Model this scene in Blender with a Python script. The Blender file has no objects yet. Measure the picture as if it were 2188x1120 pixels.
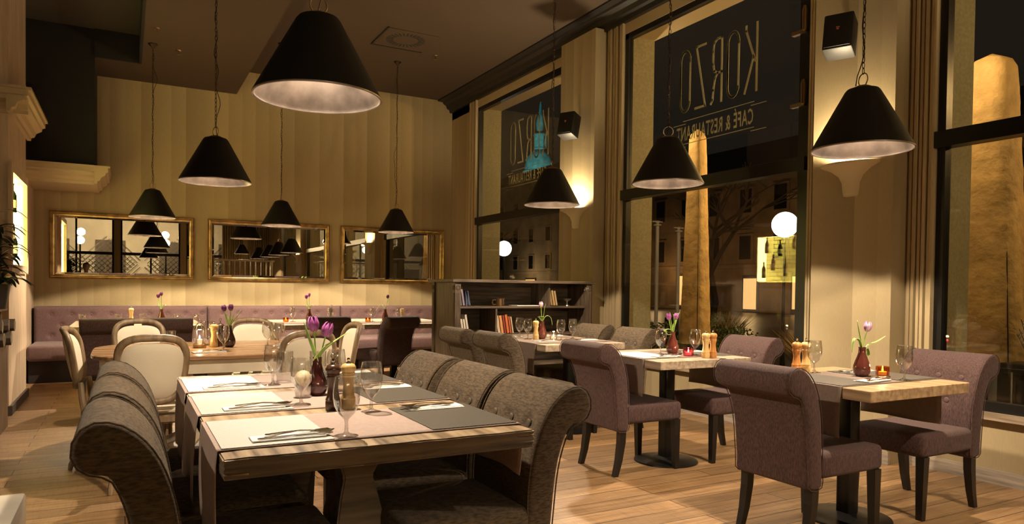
import bpy, bmesh, math, random
from mathutils import Vector, Matrix, Euler
from math import sin, cos, pi, radians
random.seed(7)
S = bpy.context.scene
COL = S.collection
# ------------------------------------------------------------------ camera, world, exposure
W_PX, H_PX, FPX = 2188.0, 1120.0, 1517.0
YAW, PIT, ROL, CAMH = 0.498787, -0.020123, 0.012356, 1.2196
cd = bpy.data.cameras.new('camera'); cam = bpy.data.objects.new('camera', cd); COL.objects.link(cam)
Fv = Vector((sin(YAW)*cos(PIT), cos(YAW)*cos(PIT), sin(PIT))); R0 = Vector((cos(YAW), -sin(YAW), 0)); U0 = R0.cross(Fv)
Rv = cos(ROL)*R0 + sin(ROL)*U0; Uv = -sin(ROL)*R0 + cos(ROL)*U0
cam.matrix_world = Matrix(((Rv.x, Uv.x, -Fv.x, 0), (Rv.y, Uv.y, -Fv.y, 0), (Rv.z, Uv.z, -Fv.z, CAMH), (0, 0, 0, 1)))
cd.sensor_fit = 'HORIZONTAL'; cd.sensor_width = 36; cd.lens = FPX/W_PX*36
cd.shift_y = (645.8-560)/W_PX; cd.clip_start = .05; cd.clip_end = 600
S.camera = cam
wd = bpy.data.worlds.new('night_sky'); S.world = wd; wd.use_nodes = True
bg = wd.node_tree.nodes['Background']; bg.inputs[0].default_value = (.012, .0095, .007, 1); bg.inputs[1].default_value = .5
S.view_settings.view_transform = 'Standard'; S.view_settings.look = 'None'
S.view_settings.gamma = 1; S.view_settings.use_curve_mapping = False
S.view_settings.exposure = 1.0
WARM = (1, .81, .59)
PEND_W, SCONCE_W = 100, 85

# ------------------------------------------------------------------ materials
MATS = {}
def newmat(name):
    m = bpy.data.materials.new(name); m.use_nodes = True; MATS[name] = m
    nt = m.node_tree; return m, nt, nt.nodes['Principled BSDF'], nt.nodes, nt.links
def sock(b, n, v):
    if n in b.inputs: b.inputs[n].default_value = v
def mat(name, col, rough=.6, metal=0, noise=0, nscale=20, bump=0, bscale=60, sheen=0, spec=None, stretch=(1, 1, 1), coat=0, col2=None):
    m, nt, b, N, L = newmat(name)
    c = (*col, 1); b.inputs['Base Color'].default_value = c
    b.inputs['Roughness'].default_value = rough; b.inputs['Metallic'].default_value = metal
    if sheen: sock(b, 'Sheen Weight', sheen); sock(b, 'Sheen Roughness', .4)
    if spec is not None: sock(b, 'Specular IOR Level', spec)
    if coat: sock(b, 'Coat Weight', coat); sock(b, 'Coat Roughness', .12)
    tc = N.new('ShaderNodeTexCoord'); mp = N.new('ShaderNodeMapping'); mp.inputs['Scale'].default_value = stretch
    L.new(tc.outputs['Object'], mp.inputs[0])
    if noise or col2:
        n = N.new('ShaderNodeTexNoise'); n.inputs['Scale'].default_value = nscale; n.inputs['Detail'].default_value = 6
        L.new(mp.outputs[0], n.inputs['Vector'])
        r = N.new('ShaderNodeValToRGB'); r.color_ramp.elements[0].position = .35; r.color_ramp.elements[1].position = .65
        if col2: r.color_ramp.elements[0].color = c; r.color_ramp.elements[1].color = (*col2, 1)
        else:
            r.color_ramp.elements[0].color = (*[x*(1-noise) for x in col], 1); r.color_ramp.elements[1].color = (*[min(1, x*(1+noise)) for x in col], 1)
        L.new(n.outputs[0], r.inputs[0]); L.new(r.outputs[0], b.inputs['Base Color'])
    if bump:
        n2 = N.new('ShaderNodeTexNoise'); n2.inputs['Scale'].default_value = bscale; n2.inputs['Detail'].default_value = 4
        L.new(mp.outputs[0], n2.inputs['Vector'])
        bp = N.new('ShaderNodeBump'); bp.inputs['Strength'].default_value = bump; bp.inputs['Distance'].default_value = .004
        L.new(n2.outputs[0], bp.inputs['Height']); L.new(bp.outputs[0], b.inputs['Normal'])
    return m
def emis(name, col, st):
    m, nt, b, N, L = newmat(name); b.inputs['Base Color'].default_value = (*col, 1)
    sock(b, 'Emission Color', (*col, 1)); sock(b, 'Emission Strength', st); return m
def wallpaper(name, axis, a, b_, wid=.19):
    m, nt, b, N, L = newmat(name); b.inputs['Roughness'].default_value = .75
    g = N.new('ShaderNodeNewGeometry'); sx = N.new('ShaderNodeSeparateXYZ'); L.new(g.outputs['Position'], sx.inputs[0])
    d = N.new('ShaderNodeMath'); d.operation = 'DIVIDE'; d.inputs[1].default_value = wid; L.new(sx.outputs[axis], d.inputs[0])
    fl = N.new('ShaderNodeMath'); fl.operation = 'FLOOR'; L.new(d.outputs[0], fl.inputs[0])
    wn = N.new('ShaderNodeTexWhiteNoise'); wn.noise_dimensions = '1D'; L.new(fl.outputs[0], wn.inputs['W'])
    md = N.new('ShaderNodeMath'); md.operation = 'FRACT'; L.new(d.outputs[0], md.inputs[0])
    ad = N.new('ShaderNodeMath'); ad.operation = 'MULTIPLY_ADD'; ad.inputs[1].default_value = .45; L.new(md.outputs[0], ad.inputs[0]); wm = N.new('ShaderNodeMath'); wm.operation = 'MULTIPLY_ADD'; wm.inputs[1].default_value = .6; wm.inputs[2].default_value = .15; L.new(wn.outputs[0], wm.inputs[0]); L.new(wm.outputs[0], ad.inputs[2])
    n = N.new('ShaderNodeTexNoise'); n.inputs['Scale'].default_value = 60; n.inputs['Detail'].default_value = 5
    mp = N.new('ShaderNodeMapping'); mp.inputs['Scale'].default_value = (2.5, 2.5, .35); L.new(g.outputs['Position'], mp.inputs[0]); L.new(mp.outputs[0], n.inputs['Vector'])
    a2 = N.new('ShaderNodeMath'); a2.operation = 'MULTIPLY_ADD'; a2.inputs[1].default_value = .7; L.new(n.outputs[0], a2.inputs[0]); L.new(ad.outputs[0], a2.inputs[2])
    r = N.new('ShaderNodeValToRGB'); r.color_ramp.elements[0].position = .2; r.color_ramp.elements[1].position = 1.6/1.6
    r.color_ramp.elements[0].color = (*a, 1); r.color_ramp.elements[1].color = (*b_, 1)
    dv = N.new('ShaderNodeMath'); dv.operation = 'DIVIDE'; dv.inputs[1].default_value = 1.9; L.new(a2.outputs[0], dv.inputs[0])
    L.new(dv.outputs[0], r.inputs[0]); L.new(r.outputs[0], b.inputs['Base Color'])
    bp = N.new('ShaderNodeBump'); bp.inputs['Strength'].default_value = .25; bp.inputs['Distance'].default_value = .003; L.new(n.outputs[0], bp.inputs['Height']); L.new(bp.outputs[0], b.inputs['Normal'])
    return m
def planks(name, a, b_, c_, bw=1.7, rh=.15, rot=0, rough=.42):
    m, nt, b, N, L = newmat(name)
    g = N.new('ShaderNodeNewGeometry'); mp = N.new('ShaderNodeMapping'); mp.inputs['Rotation'].default_value = (0, 0, rot); L.new(g.outputs['Position'], mp.inputs[0])
    br = N.new('ShaderNodeTexBrick'); L.new(mp.outputs[0], br.inputs['Vector'])
    br.inputs['Scale'].default_value = 1; br.inputs['Brick Width'].default_value = bw; br.inputs['Row Height'].default_value = rh
    br.inputs['Mortar Size'].default_value = .003; br.inputs['Mortar Smooth'].default_value = .3; br.offset = .37
    br.inputs['Color1'].default_value = (*a, 1); br.inputs['Color2'].default_value = (*b_, 1); br.inputs['Mortar'].default_value = (.03, .018, .01, 1)
    m2 = N.new('ShaderNodeMapping'); m2.inputs['Scale'].default_value = (1.2, 14, 1); L.new(mp.outputs[0], m2.inputs[0])
    n = N.new('ShaderNodeTexNoise'); n.inputs['Scale'].default_value = 2.2; n.inputs['Detail'].default_value = 9; n.inputs['Roughness'].default_value = .65; L.new(m2.outputs[0], n.inputs['Vector'])
    mx = N.new('ShaderNodeMixRGB'); mx.blend_type = 'MULTIPLY'; mx.inputs[0].default_value = .8
    r = N.new('ShaderNodeValToRGB'); r.color_ramp.elements[0].position = .32; r.color_ramp.elements[1].position = .62; r.color_ramp.elements[0].color = (*c_, 1); r.color_ramp.elements[1].color = (1, 1, 1, 1)
    L.new(n.outputs[0], r.inputs[0]); L.new(br.outputs[0], mx.inputs[1]); L.new(r.outputs[0], mx.inputs[2])
    m3 = N.new('ShaderNodeMapping'); m3.inputs['Scale'].default_value = (9, .6, 1); L.new(mp.outputs[0], m3.inputs[0])
    n3 = N.new('ShaderNodeTexNoise'); n3.inputs['Scale'].default_value = 9; n3.inputs['Detail'].default_value = 3; L.new(m3.outputs[0], n3.inputs['Vector'])
    r3 = N.new('ShaderNodeValToRGB'); r3.color_ramp.elements[0].position = .3; r3.color_ramp.elements[1].position = .5; r3.color_ramp.elements[0].color = (.72, .68, .62, 1); r3.color_ramp.elements[1].color = (1, 1, 1, 1); L.new(n3.outputs[0], r3.inputs[0])
    mx3 = N.new('ShaderNodeMixRGB'); mx3.blend_type = 'MULTIPLY'; mx3.inputs[0].default_value = .7; L.new(mx.outputs[0], mx3.inputs[1]); L.new(r3.outputs[0], mx3.inputs[2])
    L.new(mx3.outputs[0], b.inputs['Base Color']); b.inputs['Roughness'].default_value = rough
    bp = N.new('ShaderNodeBump'); bp.inputs['Strength'].default_value = .5; bp.inputs['Distance'].default_value = .004
    s = N.new('ShaderNodeMath'); s.operation = 'MULTIPLY_ADD'; s.inputs[1].default_value = -1.5; L.new(br.outputs['Fac'], s.inputs[0]); L.new(n.outputs[0], s.inputs[2])
    L.new(s.outputs[0], bp.inputs['Height']); L.new(bp.outputs[0], b.inputs['Normal'])
    return m
def wood(name, a, b_, axis='x', rough=.5, scale=3, dark=None):
    st = {'x': (1, 12, 12), 'y': (12, 1, 12), 'z': (12, 12, 1)}[axis]
    m = mat(name, a, rough, noise=0, nscale=scale, stretch=st, bump=.35, bscale=scale*2, col2=b_)
    if dark:
        r = [n for n in m.node_tree.nodes if n.type == 'VALTORGB'][0]; e = r.color_ramp.elements.new(.28); e.color = (*dark, 1)
    return m
def glass(name, tint=(1, 1, 1), rough=.0, ior=1.5, extra=0, power=4.5):
    m, nt, b, N, L = newmat(name); N.remove(b); out = N['Material Output']
    t = N.new('ShaderNodeBsdfTransparent'); t.inputs[0].default_value = (*tint, 1)
    g = N.new('ShaderNodeBsdfGlossy'); g.inputs['Roughness'].default_value = rough
    lw = N.new('ShaderNodeLayerWeight'); pw = N.new('ShaderNodeMath'); pw.operation = 'POWER'; pw.inputs[1].default_value = power; L.new(lw.outputs['Facing'], pw.inputs[0]); lw.inputs[0].default_value = .5
    f0 = ((ior-1)/(ior+1))**2+extra; f = N.new('ShaderNodeMath'); f.operation = 'MULTIPLY_ADD'; f.inputs[1].default_value = 1-f0; f.inputs[2].default_value = f0; f.use_clamp = True; L.new(pw.outputs[0], f.inputs[0])
    mx = N.new('ShaderNodeMixShader'); L.new(f.outputs[0], mx.inputs[0])
    L.new(t.outputs[0], mx.inputs[1]); L.new(g.outputs[0], mx.inputs[2]); L.new(mx.outputs[0], out.inputs[0]); return m

wp_x = wallpaper('striped_wallpaper_back', 0, (.27, .20, .095), (.44, .345, .185))
wp_y = wallpaper('striped_wallpaper_side', 1, (.28, .21, .11), (.45, .355, .20))
m_floor = planks('oak_floorboards', (.40, .24, .115), (.26, .155, .072), (.42, .34, .26))
m_ceil = mat('brown_ceiling_paint', (.062, .038, .020), .8)
m_ceil2 = mat('olive_ceiling_paint', (.045, .038, .026), .8)
m_black = mat('black_wall_paint', (.010, .009, .007), .85)
m_corn = mat('black_cornice_paint', (.012, .009, .007), .45)
m_trim = mat('cream_moulding', (.44, .34, .19), .55)
m_trimw = wood('limed_wood_panel', (.47, .34, .22), (.60, .46, .31), 'z', .6, 2)
m_reveal = mat('exterior_reveal_plaster', (.30, .26, .15), .8, noise=.12, nscale=40)
m_frame = mat('dark_metal_frame', (.012, .011, .010), .35, .3)
m_steel = mat('brushed_steel', (.6, .55, .48), .3, 1)
m_chrome = mat('polished_steel', (.52, .50, .48), .14, 1)
m_sill = wood('weathered_oak_sill', (.20, .145, .09), (.36, .27, .18), 'y', .55, 3)
m_bb = wood('grey_baseboard', (.22, .18, .14), (.40, .33, .26), 'y', .6, 3)
m_glass = glass('window_glass', (.92, .93, .90))
m_cglass = glass('clear_drinking_glass', (.90, .89, .87), .05, 1.6, .13, 2.0)
m_mirror = mat('mirror_glass', (.70, .66, .58), .0, 1)
m_gold = mat('antique_gold_frame', (.50, .35, .15), .30, 1, noise=.3, nscale=12)
m_taupe = mat('taupe_fabric', (.076, .051, .028), .95, noise=.45, nscale=45, bump=.6, bscale=160, sheen=.03, stretch=(1, 1, 4))
m_mauve = mat('mauve_fabric', (.070, .036, .031), .95, noise=.4, nscale=50, bump=.6, bscale=170, sheen=.06, stretch=(4, 4, 1))
m_mauvel = mat('mauve_bench_fabric', (.12, .066, .062), .9, noise=.12, nscale=40, bump=.3, bscale=150, sheen=.3)
m_blackleg = mat('black_lacquered_wood', (.010, .008, .007), .35)
m_button = mat('button_fabric', (.11, .085, .055), .8)
m_mbutton = mat('mauve_button_fabric', (.11, .06, .058), .8)
m_table = wood('rustic_elm_top', (.20, .135, .075), (.46, .34, .215), 'y', .42, 2.6, dark=(.08, .05, .03))
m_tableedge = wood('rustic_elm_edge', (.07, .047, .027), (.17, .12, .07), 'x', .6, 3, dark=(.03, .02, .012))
m_tgrey = wood('greyed_oak_top', (.24, .175, .12), (.43, .335, .24), 'y', .42, 3)
m_toak = wood('honey_oak_top', (.24, .15, .075), (.42, .29, .16), 'y', .42, 3)
m_oval = wood('polished_walnut_top', (.20, .105, .05), (.42, .26, .14), 'x', .25, 2)
m_cream = mat('cream_painted_wood', (.62, .54, .42), .5, noise=.08, nscale=8)
m_frenchw = wood('pale_carved_oak', (.15, .098, .05), (.29, .20, .115), 'z', .5, 3)
m_linen = mat('cream_linen', (.66, .58, .45), .9, bump=.3, bscale=220)
m_runner = mat('mauve_brown_runner', (.36, .27, .235), .9, noise=.06, nscale=60, bump=.2, bscale=200)
m_runnerd = mat('brown_runner', (.16, .115, .09), .9, noise=.08, nscale=60, bump=.2, bscale=200)
def woven(name, a, b_, rough=.45, metal=.3):
    m, nt, b, N, L = newmat(name); b.inputs['Roughness'].default_value = rough; b.inputs['Metallic'].default_value = metal
    tc = N.new('ShaderNodeTexCoord'); ch = N.new('ShaderNodeTexChecker'); ch.inputs['Scale'].default_value = 130
    L.new(tc.outputs['Object'], ch.inputs[0]); ch.inputs[1].default_value = (*a, 1); ch.inputs[2].default_value = (*b_, 1)
    L.new(ch.outputs[0], b.inputs['Base Color'])
    bp = N.new('ShaderNodeBump'); bp.inputs['Strength'].default_value = .4; bp.inputs['Distance'].default_value = .002; L.new(ch.outputs[1], bp.inputs['Height']); L.new(bp.outputs[0], b.inputs['Normal']); return m
m_matl = woven('pale_woven_placemat', (.60, .575, .545), (.42, .40, .375), .5, .1)
m_matd = woven('charcoal_woven_placemat', (.13, .115, .095), (.065, .057, .046), .5, .2)
m_napkin = mat('white_paper_napkin', (.82, .79, .74), .85)
m_vase = mat('maroon_glazed_vase', (.105, .026, .018), .10, coat=.6)
m_vase2 = mat('plum_glass_vase', (.075, .020, .020), .06, coat=.8)
m_leaf = mat('tulip_leaf_green', (.20, .38, .045), .45, noise=.3, nscale=14, stretch=(6, 6, .5))
m_leafp = mat('pale_leaf_edge', (.62, .70, .28), .5)
m_stem = mat('tulip_stem_green', (.30, .48, .08), .5)
m_petal = mat('purple_tulip_petal', (.20, .02, .17), .45, col2=(.50, .16, .46), nscale=30, stretch=(1, 1, .3))
m_petald = mat('dark_purple_tulip_petal', (.085, .008, .075), .5, col2=(.16, .02, .14), nscale=30)
m_petall = mat('pink_white_tulip_petal', (.42, .12, .36), .5, col2=(.80, .62, .66), nscale=25)
m_petals = mat('dry_leaf', (.1, .12, .03), .6)
m_millw = wood('pale_beech', (.55, .34, .12), (.72, .50, .22), 'z', .28, 4)
m_milld = wood('dark_stained_wood', (.045, .020, .012), (.085, .038, .02), 'z', .22, 4)
m_millo = wood('orange_olive_wood', (.42, .17, .045), (.60, .27, .08), 'z', .25, 4)
m_amber = glass('amber_glass', (.85, .50, .12), .05, 1.5, .08)
m_pink = glass('pink_glass', (.85, .30, .42), .05, 1.5, .08)
m_flame = emis('candle_flame', (1, .72, .35), 26)
m_wax = mat('candle_wax', (.80, .70, .55), .5); sock(m_wax.node_tree.nodes['Principled BSDF'], 'Emission Color', (1, .6, .3, 1)); sock(m_wax.node_tree.nodes['Principled BSDF'], 'Emission Strength', .25)
m_ball = mat('ivory_wax_ball', (.78, .66, .45), .45)
m_shade = mat('black_lamp_shade', (.008, .007, .006), .55)
m_lining = mat('silver_leaf_lining', (.30, .25, .22), .38, .55, noise=.35, nscale=9, bump=.5, bscale=14)
m_chain = mat('dark_bronze_chain', (.05, .03, .02), .4, .8)
m_bulb = emis('halogen_bulb', (1, .8, .55), 30)
m_plaster = mat('plaster_sconce', (.55, .45, .28), .7)
m_book = wood('dark_grained_oak', (.045, .030, .019), (.135, .095, .062), 'x', .5, 3.5)
m_bookz = wood('dark_grained_oak_upright', (.05, .034, .022), (.15, .105, .07), 'z', .5, 3.5)
m_brass = mat('aged_brass', (.32, .22, .12), .35, 1)
m_paper = mat('book_pages', (.62, .55, .42), .9)
m_plant = mat('dark_glossy_leaf', (.014, .032, .010), .35)
m_log = wood('split_log_bark', (.06, .04, .028), (.12, .085, .06), 'x', .8, 4)
m_logend = mat('log_end_grain', (.22, .17, .12), .8, noise=.3, nscale=30)
m_stone = mat('white_stone', (.62, .56, .47), .5, noise=.1, nscale=6)
m_umb = mat('tan_umbrella_cover', (.55, .36, .14), .75, noise=.2, nscale=5, bump=1.0, bscale=7); MATS['tan_umbrella_cover'].node_tree.nodes['Bump'].inputs['Distance'].default_value = .03
m_street = mat('wet_asphalt', (.035, .028, .022), .35)
m_fac = mat('ochre_facade', (.26, .17, .09), .85, noise=.2, nscale=.8)
m_fac2 = mat('pale_facade', (.40, .36, .30), .85, noise=.15, nscale=.8)
m_facd = mat('dark_facade', (.09, .07, .055), .85, noise=.2, nscale=.8)
m_roof = mat('slate_roof', (.03, .024, .02), .7)
m_winoff = mat('dark_window_pane', (.012, .012, .014), .15)
m_winon = emis('lit_shop_window', (1, .58, .22), .5)
m_winon2 = emis('bright_shop_window', (1, .72, .40), 1.4)
m_globe = emis('opal_globe', (1, .93, .82), 5)
m_tower = mat('verdigris_copper', (.10, .30, .30), .5, .2, noise=.3, nscale=.5)
m_letter = mat('gold_window_lettering', (.62, .56, .34), .6)
m_signfilm = glass('smoked_window_film', (.50, .48, .44), .1)
m_bush = mat('hedge_leaf', (.06, .085, .025), .7, noise=.4, nscale=3)
m_bushy = mat('dry_grass_blade', (.30, .20, .06), .8, noise=.4, nscale=3)
m_pole = mat('white_painted_pole', (.82, .76, .70), .4)
m_curtain = mat('gold_curtain', (.34, .25, .12), .85, noise=.1, nscale=5)
m_wine = glass('green_bottle_glass', (.05, .09, .04), .05, 1.5, .03)
m_winelab = mat('bottle_label', (.6, .56, .42), .8)
m_led = emis('warm_led_strip', (1, .88, .32), 15)
m_skin = mat('skin', (.45, .26, .18), .55); m_hair = mat('dark_hair', (.02, .012, .008), .6); m_cloth = mat('black_sweater', (.012, .012, .014), .9)

# ------------------------------------------------------------------ mesh helpers
def box(bm, x0, y0, z0, x1, y1, z1, m=None):
    vs = [bm.verts.new(p) for p in ((x0, y0, z0), (x1, y0, z0), (x1, y1, z0), (x0, y1, z0), (x0, y0, z1), (x1, y0, z1), (x1, y1, z1), (x0, y1, z1))]
    fs = [bm.faces.new([vs[i] for i in f]) for f in ((0, 3, 2, 1), (4, 5, 6, 7), (0, 1, 5, 4), (1, 2, 6, 5), (2, 3, 7, 6), (3, 0, 4, 7))]
    if m is not None: bmesh.ops.transform(bm, matrix=m, verts=vs)
    return fs
def bbox(x0, y0, z0, x1, y1, z1, bev=.006, seg=2):
    bm = bmesh.new(); box(bm, x0, y0, z0, x1, y1, z1)
    if bev: bmesh.ops.bevel(bm, geom=list(bm.edges), offset=bev, segments=seg, profile=.5, affect='EDGES')
    return bm
def lathe(bm, prof, n=24, c=(0, 0, 0), ax=None):
    rings = []
    for r, z in prof:
        rings.append([bm.verts.new((c[0]+r*cos(2*pi*i/n), c[1]+r*sin(2*pi*i/n), c[2]+z)) for i in range(n)] if r > 1e-5 else [bm.verts.new((c[0], c[1], c[2]+z))])
    for a, b in zip(rings, rings[1:]):
        for i in range(n):
            j = (i+1) % n
            if len(a) == 1 and len(b) == 1: continue
            if len(a) == 1: bm.faces.new((a[0], b[j], b[i]))
            elif len(b) == 1: bm.faces.new((a[i], a[j], b[0]))
            else: bm.faces.new((a[i], a[j], b[j], b[i]))
    vs = [v for r in rings for v in r]
    if ax is not None: bmesh.ops.transform(bm, matrix=ax, verts=vs)
    return vs
def tube(bm, pts, rad, n=8, closed=False, sx=1, up=None):
    pts = [Vector(p) for p in pts]; k = len(pts); rings = []
    ref = Vector(up) if up else None
    for i, p in enumerate(pts):
        if closed: t = (pts[(i+1) % k]-pts[i-1])
        else: t = pts[min(i+1, k-1)]-pts[max(i-1, 0)]
        t.normalize()
        if up: a = ref
        else:
            if i == 0: a = Vector((0, 0, 1)) if abs(t.z) < .9 else Vector((1, 0, 0))
            else: a = prev
        u = (a - t*a.dot(t)).normalized(); v = t.cross(u); prev = u
        r = rad[i] if isinstance(rad, (list, tuple)) else rad
        rings.append([bm.verts.new(p+(u*cos(2*pi*j/n)*sx+v*sin(2*pi*j/n))*r) for j in range(n)])
    m = k if closed else k-1
    for i in range(m):
        a, b = rings[i], rings[(i+1) % k]
        for j in range(n):
            q = (j+1) % n; bm.faces.new((a[j], a[q], b[q], b[j]))
    if not closed:
        bm.faces.new(rings[0][::-1]); bm.faces.new(rings[-1])
def link(name, data):
    o = bpy.data.objects.new(name, data); COL.objects.link(o); return o
def obj(name, bm, m, parent=None, smooth=True, loc=None, rot=None, label=None, ang=35):
    bmesh.ops.recalc_face_normals(bm, faces=list(bm.faces))
    me = bpy.data.meshes.new(name); bm.to_mesh(me); bm.free()
    for q in (m if isinstance(m, (list, tuple)) else [m]): me.materials.append(q)
    if smooth:
        me.shade_smooth()
        try: me.set_sharp_from_angle(angle=radians(ang))
        except Exception: pass
    o = link(name, me)
    if parent is not None: o.parent = parent
    if loc: o.location = loc
    if rot: o.rotation_euler = rot
    if label: o['label'] = label
    return o
def tag(o, label, cat, group=None, kind=None):
    o['label'] = label; o['category'] = cat
    if group: o['group'] = group
    if kind: o['kind'] = kind
    return o
def thing(name, label, cat, loc=(0, 0, 0), rz=0, group=None):
    o = link(name, None); o.location = loc; o.rotation_euler = (0, 0, rz); o.empty_display_size = .1
    return tag(o, label, cat, group)
def struct(name, bm, m, smooth=False, parent=None):
    o = obj(name, bm, m, parent, smooth)
    if parent is None: o['kind'] = 'structure'
    return o
def dup(root, loc=None, rz=None, label=None, group=None):
    r = root.copy(); COL.objects.link(r)
    def kids(a, b):
        for ch in list(a.children):
            c = ch.copy(); COL.objects.link(c); c.parent = b; kids(ch, c)
    kids(root, r)
    if loc is not None: r.location = loc
    if rz is not None: r.rotation_euler = (0, 0, rz)
    if label: r['label'] = label
    if group: r['group'] = group
    return r
def light(name, kind, loc, energy, col=WARM, parent=None, rot=None, **kw):
    l = bpy.data.lights.new(name, kind); l.energy = energy; l.color = col
    for k, v in kw.items(): setattr(l, k, v)
    o = link(name, l); o.location = loc
    if rot: o.rotation_euler = rot
    if parent is not None: o.parent = parent
    return o

# ------------------------------------------------------------------ room shell
XW, YB, ZL, ZH, YR = 4.91, 11.23, 4.03, 4.38, -6.0      # window wall, back wall, low and high ceilings, rear wall
XL = -4.2
bm = bmesh.new(); box(bm, XL-.3, YR-.3, -.12, XW+.12, YB+.2, 0); struct('floor', bm, m_floor)
bm = bmesh.new(); box(bm, -1.06, YB, 0, XW+.45, YB+.2, 4.6); struct('wall_back', bm, wp_x)
# left side: wall behind the bench end, column, wall running on towards the camera
bm = bmesh.new(); box(bm, -1.3, 9.12, 0, -1.06, YB+.2, 4.6); struct('wall_left', bm, m_trimw)
bm = bmesh.new(); box(bm, -1.3, 7.85, 0, -.93, 7.86, 4.4); box(bm, -1.3, 7.86, 0, -.93, 9.12, 1.35); box(bm, -1.3, 7.86, 2.25, -.93, 9.12, 4.4)
box(bm, -1.3, 7.86, 1.35, -.93, 7.92, 2.25); box(bm, -1.3, 8.97, 1.35, -.93, 9.12, 2.25); box(bm, -1.32, 7.9, 1.35, -1.24, 9.0, 2.25)
struct('wall_column', bm, m_trimw)
bm = bmesh.new(); box(bm, XL-.2, 7.6, 0, -1.3, 7.8, 4.6); struct('wall_left', bm, m_trimw)
bm = bmesh.new(); box(bm, XL-.2, YR, 0, XL, 7.7, 4.6); struct('wall_far_left', bm, m_black)
# ceilings
bm = bmesh.new(); box(bm, .18, YR, ZL, 1.44, YB, ZH+.2); box(bm, -.34, 10.33, ZL, .18, YB, ZH+.2)
struct('ceiling', bm, m_ceil)
bm = bmesh.new(); box(bm, 1.44, YR, ZH, XW+.45, YB+.1, ZH+.2); struct('ceiling', bm, m_ceil)
bm = bmesh.new(); box(bm, XL, YR, ZH, .18, 10.33, ZH+.2); struct('ceiling', bm, m_ceil2)
bm = bmesh.new(); box(bm, .15, YR, ZL-.001, .18, 10.33, ZH); box(bm, -.34, 10.30, ZL-.001, .18, 10.33, ZH); struct('trim_1', bm, m_black)
bm = bmesh.new(); box(bm, -1.06, 10.33, 2.66, -.34, YB, ZH); struct('wall_bulkhead', bm, m_black)
bm = bmesh.new(); box(bm, -2.4, 7.9, 2.98, -1.062, 10.33, ZH); struct('wall_bulkhead', bm, m_ceil2)
def mould(prof, p0, p1, nrm, name, m):
    """prof: (out, z) pairs swept from p0 to p1, out along nrm"""
    bm = bmesh.new(); n = Vector((*nrm, 0)); rings = []
    for p in (p0, p1):
        rings.append([bm.verts.new(Vector((p[0], p[1], 0))+n*o+Vector((0, 0, z))) for o, z in prof])
    k = len(prof)
    for i in range(k):
        j = (i+1) % k; bm.faces.new((rings[0][i], rings[0][j], rings[1][j], rings[1][i]))
    bm.faces.new(rings[0]); bm.faces.new(rings[1][::-1]); return struct(name, bm, m)
cr = [(0, 0), (.03, 0), (.035, .03), (.06, .04), (.075, .08), (.12, .11), (.125, .14), (.15, .15), (.15, .2), (.17, .2), (.17, .225), (0, .225)]
mould([(a, 2.44+b) for a, b in cr], (-1.06, 10.33), (-.34, 10.33), (0, -1), 'trim_2', m_trim)
mould([(a, 2.44+b) for a, b in cr], (-.34, 10.17), (-.34, YB), (1, 0), 'trim_2', m_trim)
bm = bmesh.new(); box(bm, -1.06, 10.33, 2.44, -.34, YB, 2.66); struct('trim_2', bm, m_trim)
cr2 = [(a*1.1, 2.74+b) for a, b in cr]
mould(cr2, (-.93, 7.7), (-.93, 9.25), (1, 0), 'trim_3', m_trim); mould(cr2, (-1.9, 7.85), (-.78, 7.85), (0, -1), 'trim_3', m_trim)
# dark cornice along the window wall
cz = [(0, 4.19), (.05, 4.19), (.06, 4.24), (.10, 4.25), (.12, 4.30), (.17, 4.33), (.18, 4.355), (.27, 4.36), (.27, 4.38), (0, 4.38)]
mould(cz, (XW, YR), (XW, YB), (-1, 0), 'trim_4', m_corn)
# window wall: parapet, header, pillars
YW = [(7.72, 10.22), (3.98, 6.44), (.22, 2.92), (-3.5, -.8)]
bm = bmesh.new(); box(bm, XW, YR, 0, XW+.42, YB, .42); struct('wall_right', bm, wp_y)
bm = bmesh.new(); box(bm, XW, YR, 4.07, XW+.42, YB, ZH+.1); struct('wall_right', bm, m_trim)
seg = [(10.22, YB), (6.44, 7.72), (2.92, 3.98), (-.8, .22), (YR, -3.5)]
pil = {1: (6.77, 7.50), 2: (3.12, 3.79), 3: (-.62, .04)}
for i, (a, b) in enumerate(seg):
    bm = bmesh.new(); box(bm, XW, a, .42, XW+.035, b, 4.2); struct('wall_right', bm, wp_y)
    bm = bmesh.new(); box(bm, XW+.035, a, .42, XW+.42, b, 4.2); struct('wall_right', bm, m_reveal)
    if i in pil:
        a2, b2 = pil[i]
        bm = bmesh.new(); box(bm, XW-.17, a2, 0, XW, b2, 4.22); struct('wall_pillar', bm, wp_y)
    # fluted casing between pillar and window
    cas = [(a, pil[i][0]), (pil[i][1], b)] if i in pil else ([(a, a+.3)] if i == 0 else [(b-.3, b)])
    for q, (c0, c1) in enumerate(cas):
        bm = bmesh.new(); w = c1-c0
        for k in range(5):
            y0 = c0+w*(.12+k*.17); box(bm, XW-.022-.01*(k % 2), y0, .45, XW, y0+w*.10, 4.2)
        box(bm, XW-.035, c0+.002, .45, XW, c0+w*.08, 4.2)
        struct('trim_5', bm, m_trim)
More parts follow.
